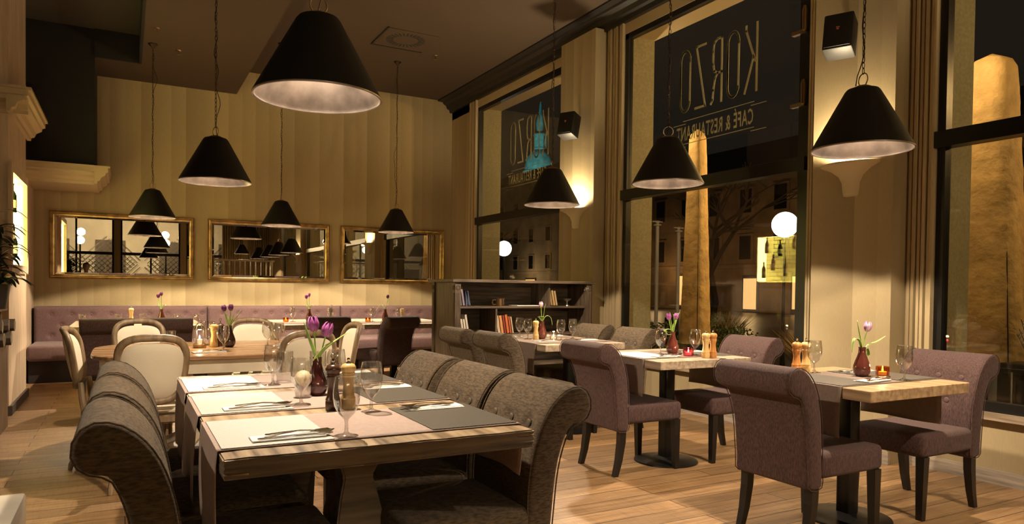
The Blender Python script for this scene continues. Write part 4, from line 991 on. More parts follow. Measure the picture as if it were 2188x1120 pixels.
# bookcase table
for x, y, w in ((3.20, 5.72, 'leftmost on the bookcase table'), (3.16, 5.50, 'second from the left on the bookcase table'), (3.37, 5.28, 'right of the tealight on the bookcase table'), (3.56, 5.38, 'rightmost on the bookcase table')): gob(x, y, w)
put('pepper_mill', b_mill(m_millw), (3.22, 5.46, .7605), 0, 'pale mill beside the vase on the bookcase table', 'salt mill', 'mills')
put('vase_brown', b_vase(m_vase), (3.31, 5.50, .7625), 0, 'glossy brown bud vase on the bookcase table', 'vase', 'bud vases')
V = (3.31, 5.50, .7625)
tulip(V, 0, [pr3(0, .06), pr3(-.004, .18), pr3(-.010, .24), pr3(-.012, .285)], pr3(-.05, 1), [([pr3(0, .14), pr3(.015, .22), pr3(.022, .28), pr3(.024, .32)], .008), ([pr3(0, .15), pr3(.03, .205, .01), pr3(.07, .19, .01), pr3(.085, .12, .01)], .014), ([pr3(0, .15), pr3(-.03, .18, .01), pr3(-.035, .20, .015), pr3(.01, .2, .02)], .014)], m_petall, 'pink tulip in the vase on the bookcase table', 'single tulips', .95)
put('clear_candle', b_candle(m_cglass, .075, .034), (3.345, 5.36, .7625), 0, 'clear glass tealight holder on the bookcase table', 'candle', 'tealights', name='tealight_holder')
setting(3.18, 5.20, ZM-.003, .1, 'near left on the bookcase table', False); setting(3.14, 5.78, ZM-.003, .1, 'far left on the bookcase table', False)
setting(3.60, 5.22, ZM-.003, pi, 'near right on the bookcase table', False); setting(3.60, 5.80, ZM-.003, pi, 'far right on the bookcase table', False)
# oval table
for x, y, w in ((.60, 5.30, 'in front of the dark vase on the oval table'), (.95, 5.62, 'left one of the right pair on the oval table'), (1.00, 5.45, 'right one of the right pair on the oval table'), (.56, 5.85, 'behind the pale mill on the oval table')): gob(x, y, w, .756)
put('tumbler', b_tumbler, (.30, 5.95, .756), 0, 'short tumbler behind the near French chair on the oval table', 'glass', 'tumblers')
put('pepper_mill', b_mill(m_millw), (.575, 5.65, .756), 0, 'pale mill beside the lantern on the oval table', 'salt mill', 'mills')
put('pepper_mill_dark', b_mill(m_milld, True), (.625, 5.70, .756), 0, 'dark mill behind the goblet on the oval table', 'pepper mill', 'mills')
put('vase_dark', b_vase(mat('dark_brown_vase', (.035, .012, .008), .15, coat=.4)), (.675, 5.60, .756), 0, 'dark brown bud vase on the oval table', 'vase', 'bud vases', name='vase')
V = (.675, 5.60, .756)
tulip(V, 0, [pr3(0, .06), pr3(-.012, .17), pr3(-.026, .22), pr3(-.034, .265)], pr3(-.25, 1), [([pr3(0, .14), pr3(-.01, .19), pr3(-.022, .23), pr3(-.036, .245)], .012), ([pr3(0, .14), pr3(.03, .19), pr3(.055, .22), pr3(.085, .275)], .013)], m_petald, 'left dark purple tulip on the oval table', 'tulips on the oval table', .9)
tulip(V, 0, [pr3(.003, .06), pr3(.004, .17), pr3(.006, .22), pr3(.010, .27)], pr3(.05, 1), [([pr3(0, .14), pr3(.014, .18, .01), pr3(.028, .22, .01), pr3(.036, .25, .01)], .012)], m_petald, 'right dark purple tulip on the oval table', 'tulips on the oval table', .9)
t = thing('candle_lantern', 'small silver wire lantern with a lit candle on the oval table', 'lantern', (.475, 5.62, .756))
bm = bmesh.new(); lathe(bm, [(0, 0), (.043, 0), (.045, .004), (.045, .022), (.038, .024), (0, .024)], 28); obj('lantern_base', bm, m_brass, t)
bm = bmesh.new()
for k in range(6):
    a = pi*k/3; tube(bm, [(.041*cos(a), .041*sin(a), .02), (.041*cos(a), .041*sin(a), .13), (.036*cos(a), .036*sin(a), .15), (.018*cos(a), .018*sin(a), .172), (0, 0, .180)], .0026, 6)
for z, r in ((.13, .041), (.028, .042)): tube(bm, [(r*cos(a*pi/12), r*sin(a*pi/12), z) for a in range(24)], .0024, 5, True)
tube(bm, [(.014*cos(a*pi/8), 0, .192+.014*sin(a*pi/8)) for a in range(16)], .0022, 5, True); obj('wire_cage', bm, m_chrome, t)
bm = bmesh.new(); lathe(bm, [(0, .025), (.018, .025), (.018, .06), (0, .06)], 16); obj('candle', bm, m_wax, t)
bm = bmesh.new(); lathe(bm, [(0, .061), (.005, .067), (.0055, .075), (.002, .086), (0, .092)], 10); obj('flame', bm, m_flame, t)
light('candle_light', 'POINT', (0, 0, .10), .5, (1, .65, .3), t, shadow_soft_size=.01)
setting(.50, 5.22, .7565, .15, 'beside the lantern on the oval table'); setting(1.15, 5.75, .7565, pi, 'at the right of the oval table', False)
# bench tables
for x, y, w in ((-.42, 9.25, 'leftmost on the bench table under the left mirror'), (-.07, 9.25, 'second from the left on the left bench table'), (.18, 9.25, 'third from the left on the left bench table'), (.53, 9.15, 'fourth from the left on the left bench table'), (.72, 9.0, 'at the right end of the left bench table')):
    put('tumbler', b_tumbler, (x, y, .7605), 0, 'short tumbler '+w, 'glass', 'tumblers')
gob(1.84, 9.10, 'beside the tealight on the middle bench table'); gob(2.28, 9.0, 'right of the mill on the middle bench table')
gob(2.78, 8.83, 'left of the vase on the right bench table'); gob(3.14, 8.85, 'left of the mill on the right bench table')
put('pepper_mill', b_mill(m_millw), (.06, 9.40, .7605), 0, 'pale mill on the left bench table', 'salt mill', 'mills')
put('pepper_mill_dark', b_mill(m_milld, True), (2.36, 9.25, .7605), 0, 'dark mill on the middle bench table', 'pepper mill', 'mills')
put('pepper_mill', b_mill(m_millw), (3.22, 8.95, .7605), 0, 'pale mill on the right bench table', 'salt mill', 'mills')
put('amber_candle', b_candle(m_amber), (1.745, 9.05, .7625), 0, 'amber tealight holder on the middle bench table', 'candle', 'tealights')
put('amber_candle', b_candle(m_amber), (2.71, 8.80, .7625), 0, 'amber tealight holder on the right bench table', 'candle', 'tealights')
put('amber_candle', b_candle(m_amber), (.62, 8.85, .7605), 0, 'amber tealight holder on the left bench table', 'candle', 'tealights')
for V, lb, pl in (((.37, 9.25, .7605), 'left', m_petald), ((2.04, 9.10, .7605), 'middle', m_petal), ((2.97, 8.90, .7625), 'right', m_petald)):
    put('vase_brown', b_vase(m_vase), V, 0, 'brown bud vase on the %s bench table' % lb, 'vase', 'bud vases')
    if lb == 'right':
        tulip(V, 0, [pr3(0, .06), pr3(.01, .19), pr3(.024, .24), pr3(.030, .30)], pr3(.1, 1), [([pr3(0, .14), pr3(-.04, .21), pr3(-.08, .19), pr3(-.12, .14)], .013), ([pr3(0, .14), pr3(.02, .22), pr3(.04, .27), pr3(.055, .30)], .009)], pl, 'purple tulip on the right bench table', 'single tulips', .9)
    else:
        tulip(V, 0, [pr3(0, .06), pr3(-.012, .18), pr3(-.028, .24), pr3(-.034, .29)], pr3(-.1, 1), [([pr3(0, .14), pr3(-.02, .19), pr3(-.04, .22), pr3(-.05, .26)], .013)], pl, 'higher purple tulip on the %s bench table' % lb, 'tulips on the bench tables', .95)
        tulip(V, 0, [pr3(0, .06), pr3(.004, .17), pr3(.002, .22), pr3(-.004, .315)], pr3(.15, 1), [([pr3(0, .14), pr3(.02, .19), pr3(.04, .21), pr3(.055, .20)], .013)], pl, 'second purple tulip on the %s bench table' % lb, 'tulips on the bench tables', .9)

# ------------------------------------------------------------------ bookcase
BX0, BX1, BY0, BY1, BH = 2.90, 4.52, 6.5, 7.08, 1.30
t = thing('bookcase', 'dark oak open bookcase with carved corner posts dividing the room', 'bookcase', (BX0, BY0, 0))
def bb(name, x0, y0, z0, x1, y1, z1, m=m_book, bev=.003, label=None): return obj(name, bbox(x0, y0, z0, x1, y1, z1, bev, 1), m, t, False, label=label)
W_, D_ = BX1-BX0, BY1-BY0
bb('top_board', -.05, -.04, BH-.03, W_+.05, D_+.04, BH); bb('base_plinth', -.01, -.01, 0, W_+.01, D_+.01, .08)
bb('side_panel', .004, .0, .08, .03, D_, BH-.03, m_bookz); bb('side_panel', W_-.03, 0, .08, W_-.004, D_, BH-.03, m_bookz)
bb('back_panel', .03, .40, .08, W_-.03, .42, BH-.03)
for z in (.40, .715, 1.005): bb('shelf', .03, .012, z, W_-.03, .40, z+.022)
bb('divider', .46, .02, .737, .482, .40, 1.005, m_bookz); bb('divider', 1.10, .02, 1.027, 1.122, .40, BH-.03, m_bookz); bb('divider', .80, .02, .422, .822, .40, .715, m_bookz)
for px_, py_ in ((-.012, -.014), (W_-.048, -.014), (-.012, D_-.046)):
    bm = bmesh.new(); box(bm, px_, py_, .08, px_+.06, py_+.06, BH-.03)
    for q in range(3): box(bm, px_+.012+q*.014, py_-.004, .12, px_+.019+q*.014, py_, BH-.14); box(bm, px_-.004, py_+.012+q*.014, .12, px_, py_+.019+q*.014, BH-.14)
    for ax, cc in ((Matrix.Rotation(pi/2, 4, 'X'), (px_+.03, py_, BH-.085)), (Matrix.Rotation(-pi/2, 4, 'Y'), (px_, py_+.03, BH-.085))):
        lathe(bm, [(0, .002), (.010, .004), (.013, .001), (.018, .001), (.021, .006), (.025, .001), (.025, 0), (0, 0)], 20, (0, 0, 0), Matrix.Translation(cc) @ ax)
    obj('carved_post', bm, m_bookz, t, label='fluted corner post with round rosette')
bcol = {'grey': (.10, .10, .12), 'lilac': (.22, .17, .2), 'blue': (.05, .06, .11), 'navy': (.04, .05, .10), 'cream': (.58, .50, .40), 'ivory': (.66, .60, .50), 'tan': (.40, .25, .12), 'orange': (.55, .24, .08), 'rust': (.42, .10, .03), 'red': (.50, .12, .04), 'dark red': (.20, .035, .02), 'beige': (.50, .38, .25), 'brown': (.26, .16, .07), 'ochre': (.38, .26, .12)}
bmats = {k: mat('book_cover_'+k.replace(' ', '_'), v, .6) for k, v in bcol.items()}
def book(x, z, w, h, d, tilt, colr, where):
    tt = thing('book', '%s book %s' % (colr, where), 'book', (BX0+x, BY0+.05, z), 0, 'books in the oak bookcase')
    tt.rotation_euler = (0, tilt, 0)
    bm = bmesh.new(); box(bm, 0, .0, .0, .003, d, h); box(bm, w-.003, 0, 0, w, d, h); box(bm, 0, 0, 0, w, .003, h); obj('cover', bm, bmats[colr], tt, False)
    bm = bmesh.new(); box(bm, .003, .003, .003, w-.003, d-.004, h-.004); obj('pages', bm, m_paper, tt, False)
def brow(x, z, items, tilt, where):
    for k, (c_, w, h) in enumerate(items):
        ti = tilt if not isinstance(tilt, (list, tuple)) else tilt[k]
        book(x+.001, z+w*abs(sin(ti))*0+.001+(w*sin(-ti) if ti < 0 else 0), w, h, .15, ti, c_, where % ('leftmost', 'second', 'third', 'fourth', 'fifth', 'sixth')[k]); x += w/cos(ti)+.004
# tilt<0 leans the top to the left
T = -.17
brow(.075, 1.027, [('grey', .022, .19), ('lilac', .026, .185), ('blue', .026, .15), ('navy', .030, .148)], [T, T, -.04, -.2], '%s in the blue-grey row on the top shelf')
brow(.07, .737, [('ivory', .022, .16), ('cream', .026, .155), ('ivory', .022, .155), ('cream', .026, .20)], [T]*4, '%s in the white row on the lower left shelf')
brow(.505, .737, [('beige', .034, .185), ('orange', .034, .185), ('dark red', .026, .19), ('red', .032, .195), ('rust', .022, .175), ('beige', .020, .175)], [T]*6, '%s in the orange-red row beside the divider')
brow(1.145, 1.027, [('brown', .030, .17), ('ochre', .026, .165), ('tan', .026, .16)], [T-.03]*3, '%s in the brown row on the top right shelf')
bk = tag(obj('magazine', bbox(0, 0, 0, .30, .2, .006, .001, 1), m_napkin, None, False, loc=(BX0+.74, BY0+.06, 1.0275)), 'white magazine lying flat on the top shelf', 'magazine')
t = thing('copper_pot', 'small brass pot with a handle on the top bookcase shelf', 'pot', (BX0+.57, BY0+.14, 1.0275))
bm = bmesh.new(); lathe(bm, [(0, 0), (.045, 0), (.048, .01), (.046, .06), (.050, .075), (.052, .08), (.048, .08), (.044, .06), (.042, .01), (0, .008)], 24); obj('pot_body', bm, m_brass, t)
bm = bmesh.new(); tube(bm, [(-.045, 0, .065), (-.085, 0, .062), (-.092, 0, .035), (-.075, 0, .012), (-.047, 0, .018)], .008, 6); obj('handle', bm, m_brass, t)
t = thing('footed_bowl', 'small silver footed dish on the top right shelf', 'dish', (BX0+1.42, BY0+.15, 1.0275))
bm = bmesh.new(); lathe(bm, [(0, 0), (.03, 0), (.028, .006), (.007, .014), (.006, .04), (.012, .05), (.035, .062), (.05, .08), (.048, .081), (.03, .066), (0, .056)], 24); obj('dish_body', bm, m_steel, t)

# ------------------------------------------------------------------ left side: plant, log rack, plinth
t = thing('log_rack', 'dark wooden cabinet holding split logs at the left edge', 'log rack', (-1.04, 6.92, 0))
bm = bmesh.new(); box(bm, -.17, -.35, 0, .17, .35, .70); box(bm, -.17, -.35, .98, .17, .35, 1.0); box(bm, -.17, -.35, .7, -.14, .35, 1.0); box(bm, -.17, .32, .7, .13, .35, 1.0); obj('rack_body', bm, wood('dark_brown_cabinet', (.10, .06, .03), (.18, .11, .06), 'z'), t, False)
lg = None
for k, (y, z, r, dx) in enumerate(((-.22, .755, .05, .03), (-.10, .76, .055, .05), (.03, .752, .048, .04), (.15, .76, .055, .07), (.26, .755, .045, .05), (-.16, .86, .045, .05), (-.03, .865, .055, .03), (.10, .865, .05, .06), (.22, .86, .05, .085))):
    bm = bmesh.new(); n = 14; rnd = random.Random(k); rad = [r*(1+.12*rnd.uniform(-1, 1)) for _ in range(n)]
    A = [[bm.verts.new((x, rad[i]*cos(2*pi*i/n), rad[i]*sin(2*pi*i/n))) for i in range(n)] for x in (-.15, .15)]
    for i in range(n): bm.faces.new((A[0][i], A[0][(i+1) % n], A[1][(i+1) % n], A[1][i]))
    f1 = bm.faces.new(A[1]); f0_ = bm.faces.new(A[0][::-1]); f1.material_index = 1; f0_.material_index = 1
    nm = ('nearest the camera', 'second', 'third', 'fourth', 'farthest from the camera')[k] if k < 5 else ('nearest the camera', 'second', 'third', 'farthest from the camera')[k-5]
    tag(obj('firewood_log', bm, [m_log, m_logend], loc=(-1.04+dx, 6.92+y, z)), 'firewood log in the %s row of the rack, %s' % ('lower' if k < 5 else 'upper', nm), 'log', 'firewood logs')
t = thing('potted_plant', 'dark green potted plant with pointed leaves at the left edge', 'plant', (-.93, 6.95, 1.0))
bm = bmesh.new(); lathe(bm, [(0, 0), (.09, 0), (.12, .18), (.125, .2), (.11, .2), (.10, .17), (0, .17)], 24); obj('pot', bm, m_blackleg, t)
bm = bmesh.new()
for x, y, h in ((0, 0, .62), (.04, .05, .42), (-.03, -.06, .50)): tube(bm, [(x*.3, y*.3, .16), (x, y, h*.6), (x*1.2, y*1.2, h+.15)], .011, 6)
obj('stalk', bm, m_log, t)
rnd = random.Random(5)
for k in range(72):
    s_ = ((0, 0, .77), (.045, .055, .57), (-.035, -.065, .65))[k % 3]; z = s_[2]-rnd.random()*.50; a = k*2.4+rnd.random()*.5; L_ = .20+.07*rnd.random(); up = rnd.uniform(-.25, .5)
    bm = bmesh.new(); p0 = Vector((s_[0], s_[1], max(z, .2))); d = Vector((cos(a), sin(a), 0))
    leafm(bm, [p0, p0+d*L_*.35+Vector((0, 0, .04+up*.05)), p0+d*L_*.7+Vector((0, 0, .03+up*.07)), p0+d*L_+Vector((0, 0, -.02+up*.06))], .026, .3); obj('leaf', bm, [m_plant, m_plant], t, ang=80)
t = thing('stone_plinth', 'white stone plinth with stepped foot at the bottom left corner', 'plinth', (-.80, 3.3, 0))
bm = bbox(-.42, -.6, .10, .42, .42, .30, .012); obj('plinth_block', bm, m_stone, t)
bm = bbox(-.46, -.64, 0, .46, .46, .07, .012); bmesh.ops.recalc_face_normals(bm, faces=bm.faces); obj('stepped_foot', bm, m_stone, t)
bm = bbox(-.44, -.62, .068, .44, .44, .11, .015); obj('plinth_moulding', bm, m_stone, t)

# ------------------------------------------------------------------ guest behind the viewer (only in the mirror)
def skin_figure(name, V_, E_, R_, m, parent, root=0, sub=2):
    me = bpy.data.meshes.new(name); me.from_pydata(V_, E_, []); o = link(name, me); o.parent = parent
    o.modifiers.new('skin', 'SKIN'); s = o.modifiers.new('sub', 'SUBSURF'); s.levels = sub; s.render_levels = sub
    for i, r in enumerate(R_): me.skin_vertices[0].data[i].radius = (r, r*.9)
    me.skin_vertices[0].data[root].use_root = True; me.materials.append(m); return o
t = thing('person', 'standing person in a dark sweater behind the viewer, seen only in the left mirror', 'person', (-.95, -.35, 0), 0)
Vv = [(0, 0, .93), (0, .01, 1.08), (0, .0, 1.25), (0, -.01, 1.41), (0, .0, 1.50), (.17, 0, 1.42), (-.17, 0, 1.42), (.23, -.01, 1.14), (-.23, -.01, 1.14), (.24, .07, .90), (-.24, .07, .90)]
Ee = [(0, 1), (1, 2), (2, 3), (3, 4), (3, 5), (3, 6), (5, 7), (6, 8), (7, 9), (8, 10)]
skin_figure('sweater', Vv, Ee, [.14, .135, .15, .12, .055, .07, .07, .048, .048, .036, .036], m_cloth, t)
skin_figure('trousers', [(0, 0, .94), (.09, 0, .86), (-.09, 0, .86), (.10, .01, .50), (-.10, .01, .50), (.11, -.02, .09), (-.11, -.02, .09)], [(0, 1), (0, 2), (1, 3), (2, 4), (3, 5), (4, 6)], [.13, .092, .092, .066, .066, .05, .05], m_frame, t)
for s in (-1, 1):
    bm = bmesh.new(); tube(bm, [(s*.11, -.06, .045), (s*.115, .03, .05), (s*.12, .12, .035), (s*.12, .20, .03)], [.042, .048, .042, .026], 10); obj('shoe', bm, m_blackleg, t)
bm = bmesh.new(); lathe(bm, [(0, -.115), (.035, -.11), (.058, -.075), (.070, -.02), (.076, .03), (.07, .075), (.045, .108), (0, .12)], 20, (0, .02, 1.64)); lathe(bm, [(0, -.13), (.05, -.12), (.048, .0), (0, 0)], 14, (0, 0, 1.60))
tube(bm, [(0, .088, 1.655), (0, .115, 1.625), (0, .095, 1.615)], [.008, .014, .008], 8)
for s in (-1, 1): lathe(bm, [(0, -.025), (.010, -.02), (.014, .01), (0, .028)], 8, (s*.076, .01, 1.64))
obj('head', bm, m_skin, t, ang=80)
bm = bmesh.new(); lathe(bm, [(.074, -.01), (.083, .03), (.078, .08), (.05, .115), (0, .13)], 20, (0, .005, 1.645)); obj('hair', bm, m_hair, t)
for s in (-1, 1):
    bm = bmesh.new(); c = Vector((s*.242, .09, .83)); tube(bm, [(s*.24, .07, .91), c, c+Vector((0, .01, -.03))], [.026, .034, .03], 8)
    for q, (dy, l) in enumerate(((-.024, .065), (-.008, .078), (.009, .074), (.025, .062))): tube(bm, [c+Vector((0, dy, -.02)), c+Vector((-s*.004, dy, -.02-l*.6)), c+Vector((-s*.016, dy, -.02-l))], [.010, .009, .007], 6)
    tube(bm, [c+Vector((0, .03, 0)), c+Vector((-s*.02, .055, -.03)), c+Vector((-s*.025, .06, -.055))], [.011, .010, .008], 6); obj('hand', bm, m_skin, t)

# ------------------------------------------------------------------ outside: street side (x > wall)
bm = bmesh.new(); box(bm, XW+.42, -60, -.25, 120, 190, -.12); s = struct('ground_street', bm, m_street)
bm = bmesh.new(); box(bm, -60, -60, -.25, XW+.42, YR-.3, -.12); struct('ground_rear', bm, m_street)
def umbrella(x, y, label, zb=.55, zt=3.235, w=1.0):
    t = thing('patio_umbrella', label, 'umbrella', (x, y, -.12), .3, 'covered patio umbrellas')
    bm = bmesh.new(); n = 30; k = 44; rows = []; rnd = random.Random(int(x*100))
    for j in range(k+1):
        u = j/k; z = zb+.12+(zt-zb)*u; r = (.245-.118*u)*w
        if u > .94: r *= max(.06, math.sqrt(max(0, 1-((u-.94)/.06)**2)))
        rows.append([bm.verts.new((r*cos(2*pi*i/n)*(1+.05*sin(5*2*pi*i/n+u*2)+.02*sin(i*2.3+j*.9)), r*sin(2*pi*i/n)*(1+.05*sin(5*2*pi*i/n+u*2)+.02*cos(i*1.9+j*1.3)), z)) for i in range(n)])
    for a, b in zip(rows, rows[1:]):
        for i in range(n): bm.faces.new((a[i], a[(i+1) % n], b[(i+1) % n], b[i]))
    bm.faces.new(rows[-1]); obj('cover', bm, m_umb, t, ang=80)
    bm = bmesh.new(); tube(bm, [((.252-.118*(j/20))*w*cos(-2.45), (.252-.118*(j/20))*w*sin(-2.45), zb+.14+(zt-zb)*.93*j/20) for j in range(21)], .004, 5); obj('zip_seam', bm, m_frame, t)
    bm = bmesh.new(); lathe(bm, [(0, 0), (.03, 0), (.03, zb+.3), (0, zb+.3)], 14); lathe(bm, [(0, 0), (.3, 0), (.3, .05), (.06, .07), (0, .07)], 24); obj('pole_and_foot', bm, m_frame, t)
umbrella(6.40, 3.36, 'closed tan patio umbrella in its cover outside the right window', w=1.32)
umbrella(6.30, 6.75, 'closed tan patio umbrella outside the middle window', w=.78)
for x, y, z, e, lb in ((8.2, 5.6, 3.2, 170, 'tall street lamp added unseen behind the near pillar to light the umbrellas'), (8.4, 1.6, 3.4, 90, 'tall street lamp added out of view beyond the right window to light the umbrellas')):  # street lamps out of view, added to light the umbrella covers
    t = thing('street_lamp', lb, 'street lamp', (x, y, -.12), 0, 'added terrace lamps')
    bm = bmesh.new(); lathe(bm, [(0, 0), (.07, 0), (.04, .3), (.03, z+.3), (0, z+.3)], 12); tube(bm, [(0, 0, z+.28), (-.12, 0, z+.36), (-.25, 0, z+.34)], .02, 8); obj('post', bm, m_frame, t)
    bm = bmesh.new(); lathe(bm, [(0, .16), (.05, .15), (.13, .03), (.12, .02), (.03, .10), (0, .10)], 20, (-.28, 0, z+.18)); obj('lamp_head', bm, m_frame, t)
    bm = bmesh.new(); lathe(bm, [(0, 0), (.03, .01), (.03, .06), (0, .09)], 12, (-.28, 0, z+.18)); obj('bulb', bm, m_bulb, t)
    light('umbrella_fill_light', 'POINT', (-.28, 0, z+.12), e, (1, .60, .22), t, shadow_soft_size=.06)
for y, e, lb in ((3.45, 26, 'near'), (7.1, 30, 'far'), (-.3, 26, 'rearmost')):  # unseen lanterns added to light the umbrellas and window reveals
    t = thing('added_terrace_lantern', 'small unseen wall lantern added behind the %s pillar for outdoor fill light' % lb, 'wall lamp', (XW+.42, y, 3.4), 0, 'added wall lanterns')
    bm = bmesh.new(); box(bm, 0, -.04, -.12, .02, .04, .12); tube(bm, [(.01, 0, .08), (.12, 0, .14), (.25, 0, .10)], .012, 8); obj('bracket', bm, m_frame, t)
    bm = bmesh.new(); lathe(bm, [(0, .10), (.03, .09), (.09, .04), (.085, .035), (0, .05)], 18, (.25, 0, 0)); obj('lantern_hood', bm, m_frame, t)
    bm = bmesh.new(); lathe(bm, [(0, -.02), (.025, 0), (.025, .04), (0, .05)], 12, (.25, 0, 0)); obj('bulb', bm, m_bulb, t)
    light('terrace_fill_light', 'POINT', (.25, 0, -.06), e, (1, .70, .36), t, shadow_soft_size=.04)
def globe(x, y, z, r, label):
    t = thing('globe_lamp', label, 'street lamp', (x, y, -.12), 0, 'street globe lamps')
    bm = bmesh.new(); lathe(bm, [(r*sin(pi*k/20) if 0 < k < 20 else 0, z+.12-r*cos(pi*k/20)) for k in range(21)], 32); obj('globe', bm, m_globe, t)
    bm = bmesh.new(); lathe(bm, [(0, 0), (.05, 0), (.03, .3), (.022, z+.12-r), (0, z+.12-r)], 12); obj('post', bm, m_frame, t)
globe(10.28, 8.78, 2.40, .225, 'big glowing white globe lamp outside the middle window'); globe(9.84, 18.6, 2.38, .225, 'glowing white globe lamp outside the first window, farther away')
for x, y, z, lb in ((11.85, 14.09, 2.95, 'left one of two slim white flagpoles beyond the middle window'), (12.32, 13.83, 2.80, 'right one of two slim white flagpoles beyond the middle window')):
    t = thing('flagpole', lb, 'pole', (x, y, -.12), 0, 'slim white poles')
    bm = bmesh.new(); lathe(bm, [(0, 0), (.05, 0), (.045, z), (0, z)], 12); obj('pole', bm, m_pole, t)
    bm = bmesh.new(); lathe(bm, [(0, z), (.10, z+.01), (.10, z+.04), (.03, z+.06), (.06, z+.13), (0, z+.14)], 12); box(bm, -.16, -.015, z+.10, .16, .015, z+.125); obj('finial', bm, m_pole, t)
# plants in front of the windows
def shrub(x, y, r, h, m, label, grass=False, n=420, seed=1):
    t = thing('grass_tuft' if grass else 'shrub', label, 'grass' if grass else 'shrub', (x, y, -.12), 0, 'terrace grasses' if grass else 'terrace shrubs')
    rnd = random.Random(seed); bm = bmesh.new()
    for i in range(n):
        a = rnd.uniform(0, 2*pi); q = math.sqrt(rnd.random())*r
        if grass:
            p = Vector((q*.3*cos(a), q*.3*sin(a), .0)); d = Vector((cos(a)*q*1.1, sin(a)*q*1.1, h*rnd.uniform(.6, 1))); s = Vector((-sin(a), cos(a), 0))*.008
            m1 = p+d*.55+Vector((0, 0, h*.15)); v = [bm.verts.new(p-s), bm.verts.new(p+s), bm.verts.new(m1+s), bm.verts.new(m1-s), bm.verts.new(p+d)]
            bm.faces.new(v[:4]); bm.faces.new((v[3], v[2], v[4]))
        else:
            z = rnd.uniform(.1, 1)**.7*h; f = math.sqrt(max(.05, 1-(abs(z/h-.45)/.6)**2)); p = Vector((q*f*cos(a), q*f*sin(a), z)); d = Vector((rnd.gauss(0, 1), rnd.gauss(0, 1), rnd.gauss(.4, 1))).normalized()*.05; s = d.cross(Vector((rnd.random(), rnd.random(), .3))).normalized()*.016
            v = [bm.verts.new(p), bm.verts.new(p+d*.5+s), bm.verts.new(p+d), bm.verts.new(p+d*.5-s)]; bm.faces.new(v)
    obj('foliage', bm, m, t, False)
    bm = bmesh.new(); lathe(bm, [(0, 0), (r*.25, 0), (r*.15, h*.5), (0, h*.55)], 8); obj('stem', bm, m_log, t)
sh = [(6.9, 6.9, .45, .85, 0, 'low dark shrub beyond the middle window, by the umbrella foot'), (7.6, 10.2, .6, .95, 1, 'golden ornamental grass at the left of the middle window'), (8.2, 7.8, .5, .75, 0, 'rounded shrub in the centre of the middle window'), (8.4, 6.5, .45, .8, 1, 'pale grass tuft near the right side of the middle window'),
      (9.0, 9.2, .6, .9, 0, 'dark shrub behind the tulip table window'), (7.4, 8.8, .5, .8, 0, 'bushy plant left of the covered umbrella'), (9.6, 7.6, .6, .8, 1, 'dry grass under the white globe lamp'), (10.5, 10.5, .6, 1.0, 1, 'dry grass farther along the terrace')]
for i, (x, y, r, h, g, lb) in enumerate(sh): shrub(x, y, r, h, m_bushy if g else m_bush, lb, bool(g), 500, i+3)
t = thing('planter_box', 'dark planter box outside the right window below the umbrella', 'planter', (5.95, 1.95, -.12))
bm = bbox(-.16, -1.3, 0, .16, 1.0, .82, .01); obj('planter_body', bm, m_frame, t)
for i, (y, h, r) in enumerate(((2.75, .34, .14), (2.45, .46, .17), (2.15, .30, .15), (1.8, .38, .16), (1.4, .3, .16))):
    t = thing('rosemary_bush', 'upright dark herb in the planter, %s' % ('leftmost', 'tallest', 'third from the left', 'fourth from the left', 'rightmost')[i], 'herb', (5.95, y, .70), 0, 'planter herbs')
    bm = bmesh.new(); rnd = random.Random(i)
    for k in range(26):
        a = rnd.uniform(0, 6.28); q = rnd.uniform(.02, r); hh = h*rnd.uniform(.6, 1)
        pts = [Vector((q*.3*cos(a), q*.3*sin(a), 0)), Vector((q*.7*cos(a), q*.7*sin(a), hh*.6)), Vector((q*cos(a), q*sin(a), hh))]; tube(bm, pts, .003, 4)
        for j in range(26):
            u = j/26; p = pts[0].lerp(pts[2], u)+Vector((0, 0, .02*sin(u*3))); b_ = rnd.uniform(0, 6.28); d = Vector((cos(b_), sin(b_), .8))*.022; s = Vector((-sin(b_), cos(b_), 0))*.004
            bm.faces.new([bm.verts.new(p-s), bm.verts.new(p+s), bm.verts.new(p+d)])
    obj('foliage', bm, m_bush, t, False)
t = thing('terrace_fence', 'low black metal fence outside the right window', 'fence', (5.7, 1.6, -.12))
for k in range(14):
    bm = bmesh.new(); tube(bm, [(0, -1.4+.2*k, 0), (0, -1.4+.2*k, .78)], .008, 6); obj('fence_bar', bm, m_steel if k % 3 else m_frame, t)
for z in (.12, .78): obj('fence_rail', bbox(-.012, -1.45, z-.012, .012, 1.3, z+.012, .002, 1), m_frame, t)
# terrace furniture silhouettes
for i, (x, y, rz) in enumerate(((8.0, 9.4, .4), (9.9, 6.4, 2.2), (7.5, 2.9, 1.1))):
    w_ = 'dark terrace chair outside, ' + ('left part of the middle window', 'right part of the middle window', 'beyond the right window')[i]
    t = thing('terrace_chair', w_, 'chair', (x, y, -.12), rz, 'terrace chairs')
    obj('seat', bbox(-.22, -.22, .42, .22, .22, .46, .01), m_frame, t); obj('backrest', bbox(-.22, -.24, .55, .22, -.20, .88, .01), m_frame, t)
    for sx in (-1, 1):
        for sy in (-1, 1): obj('leg', bbox(sx*.2-.015, sy*.2-.015, 0, sx*.2+.015, sy*.2+.015, .43 if sy > 0 else .88, .003, 1), m_frame, t)
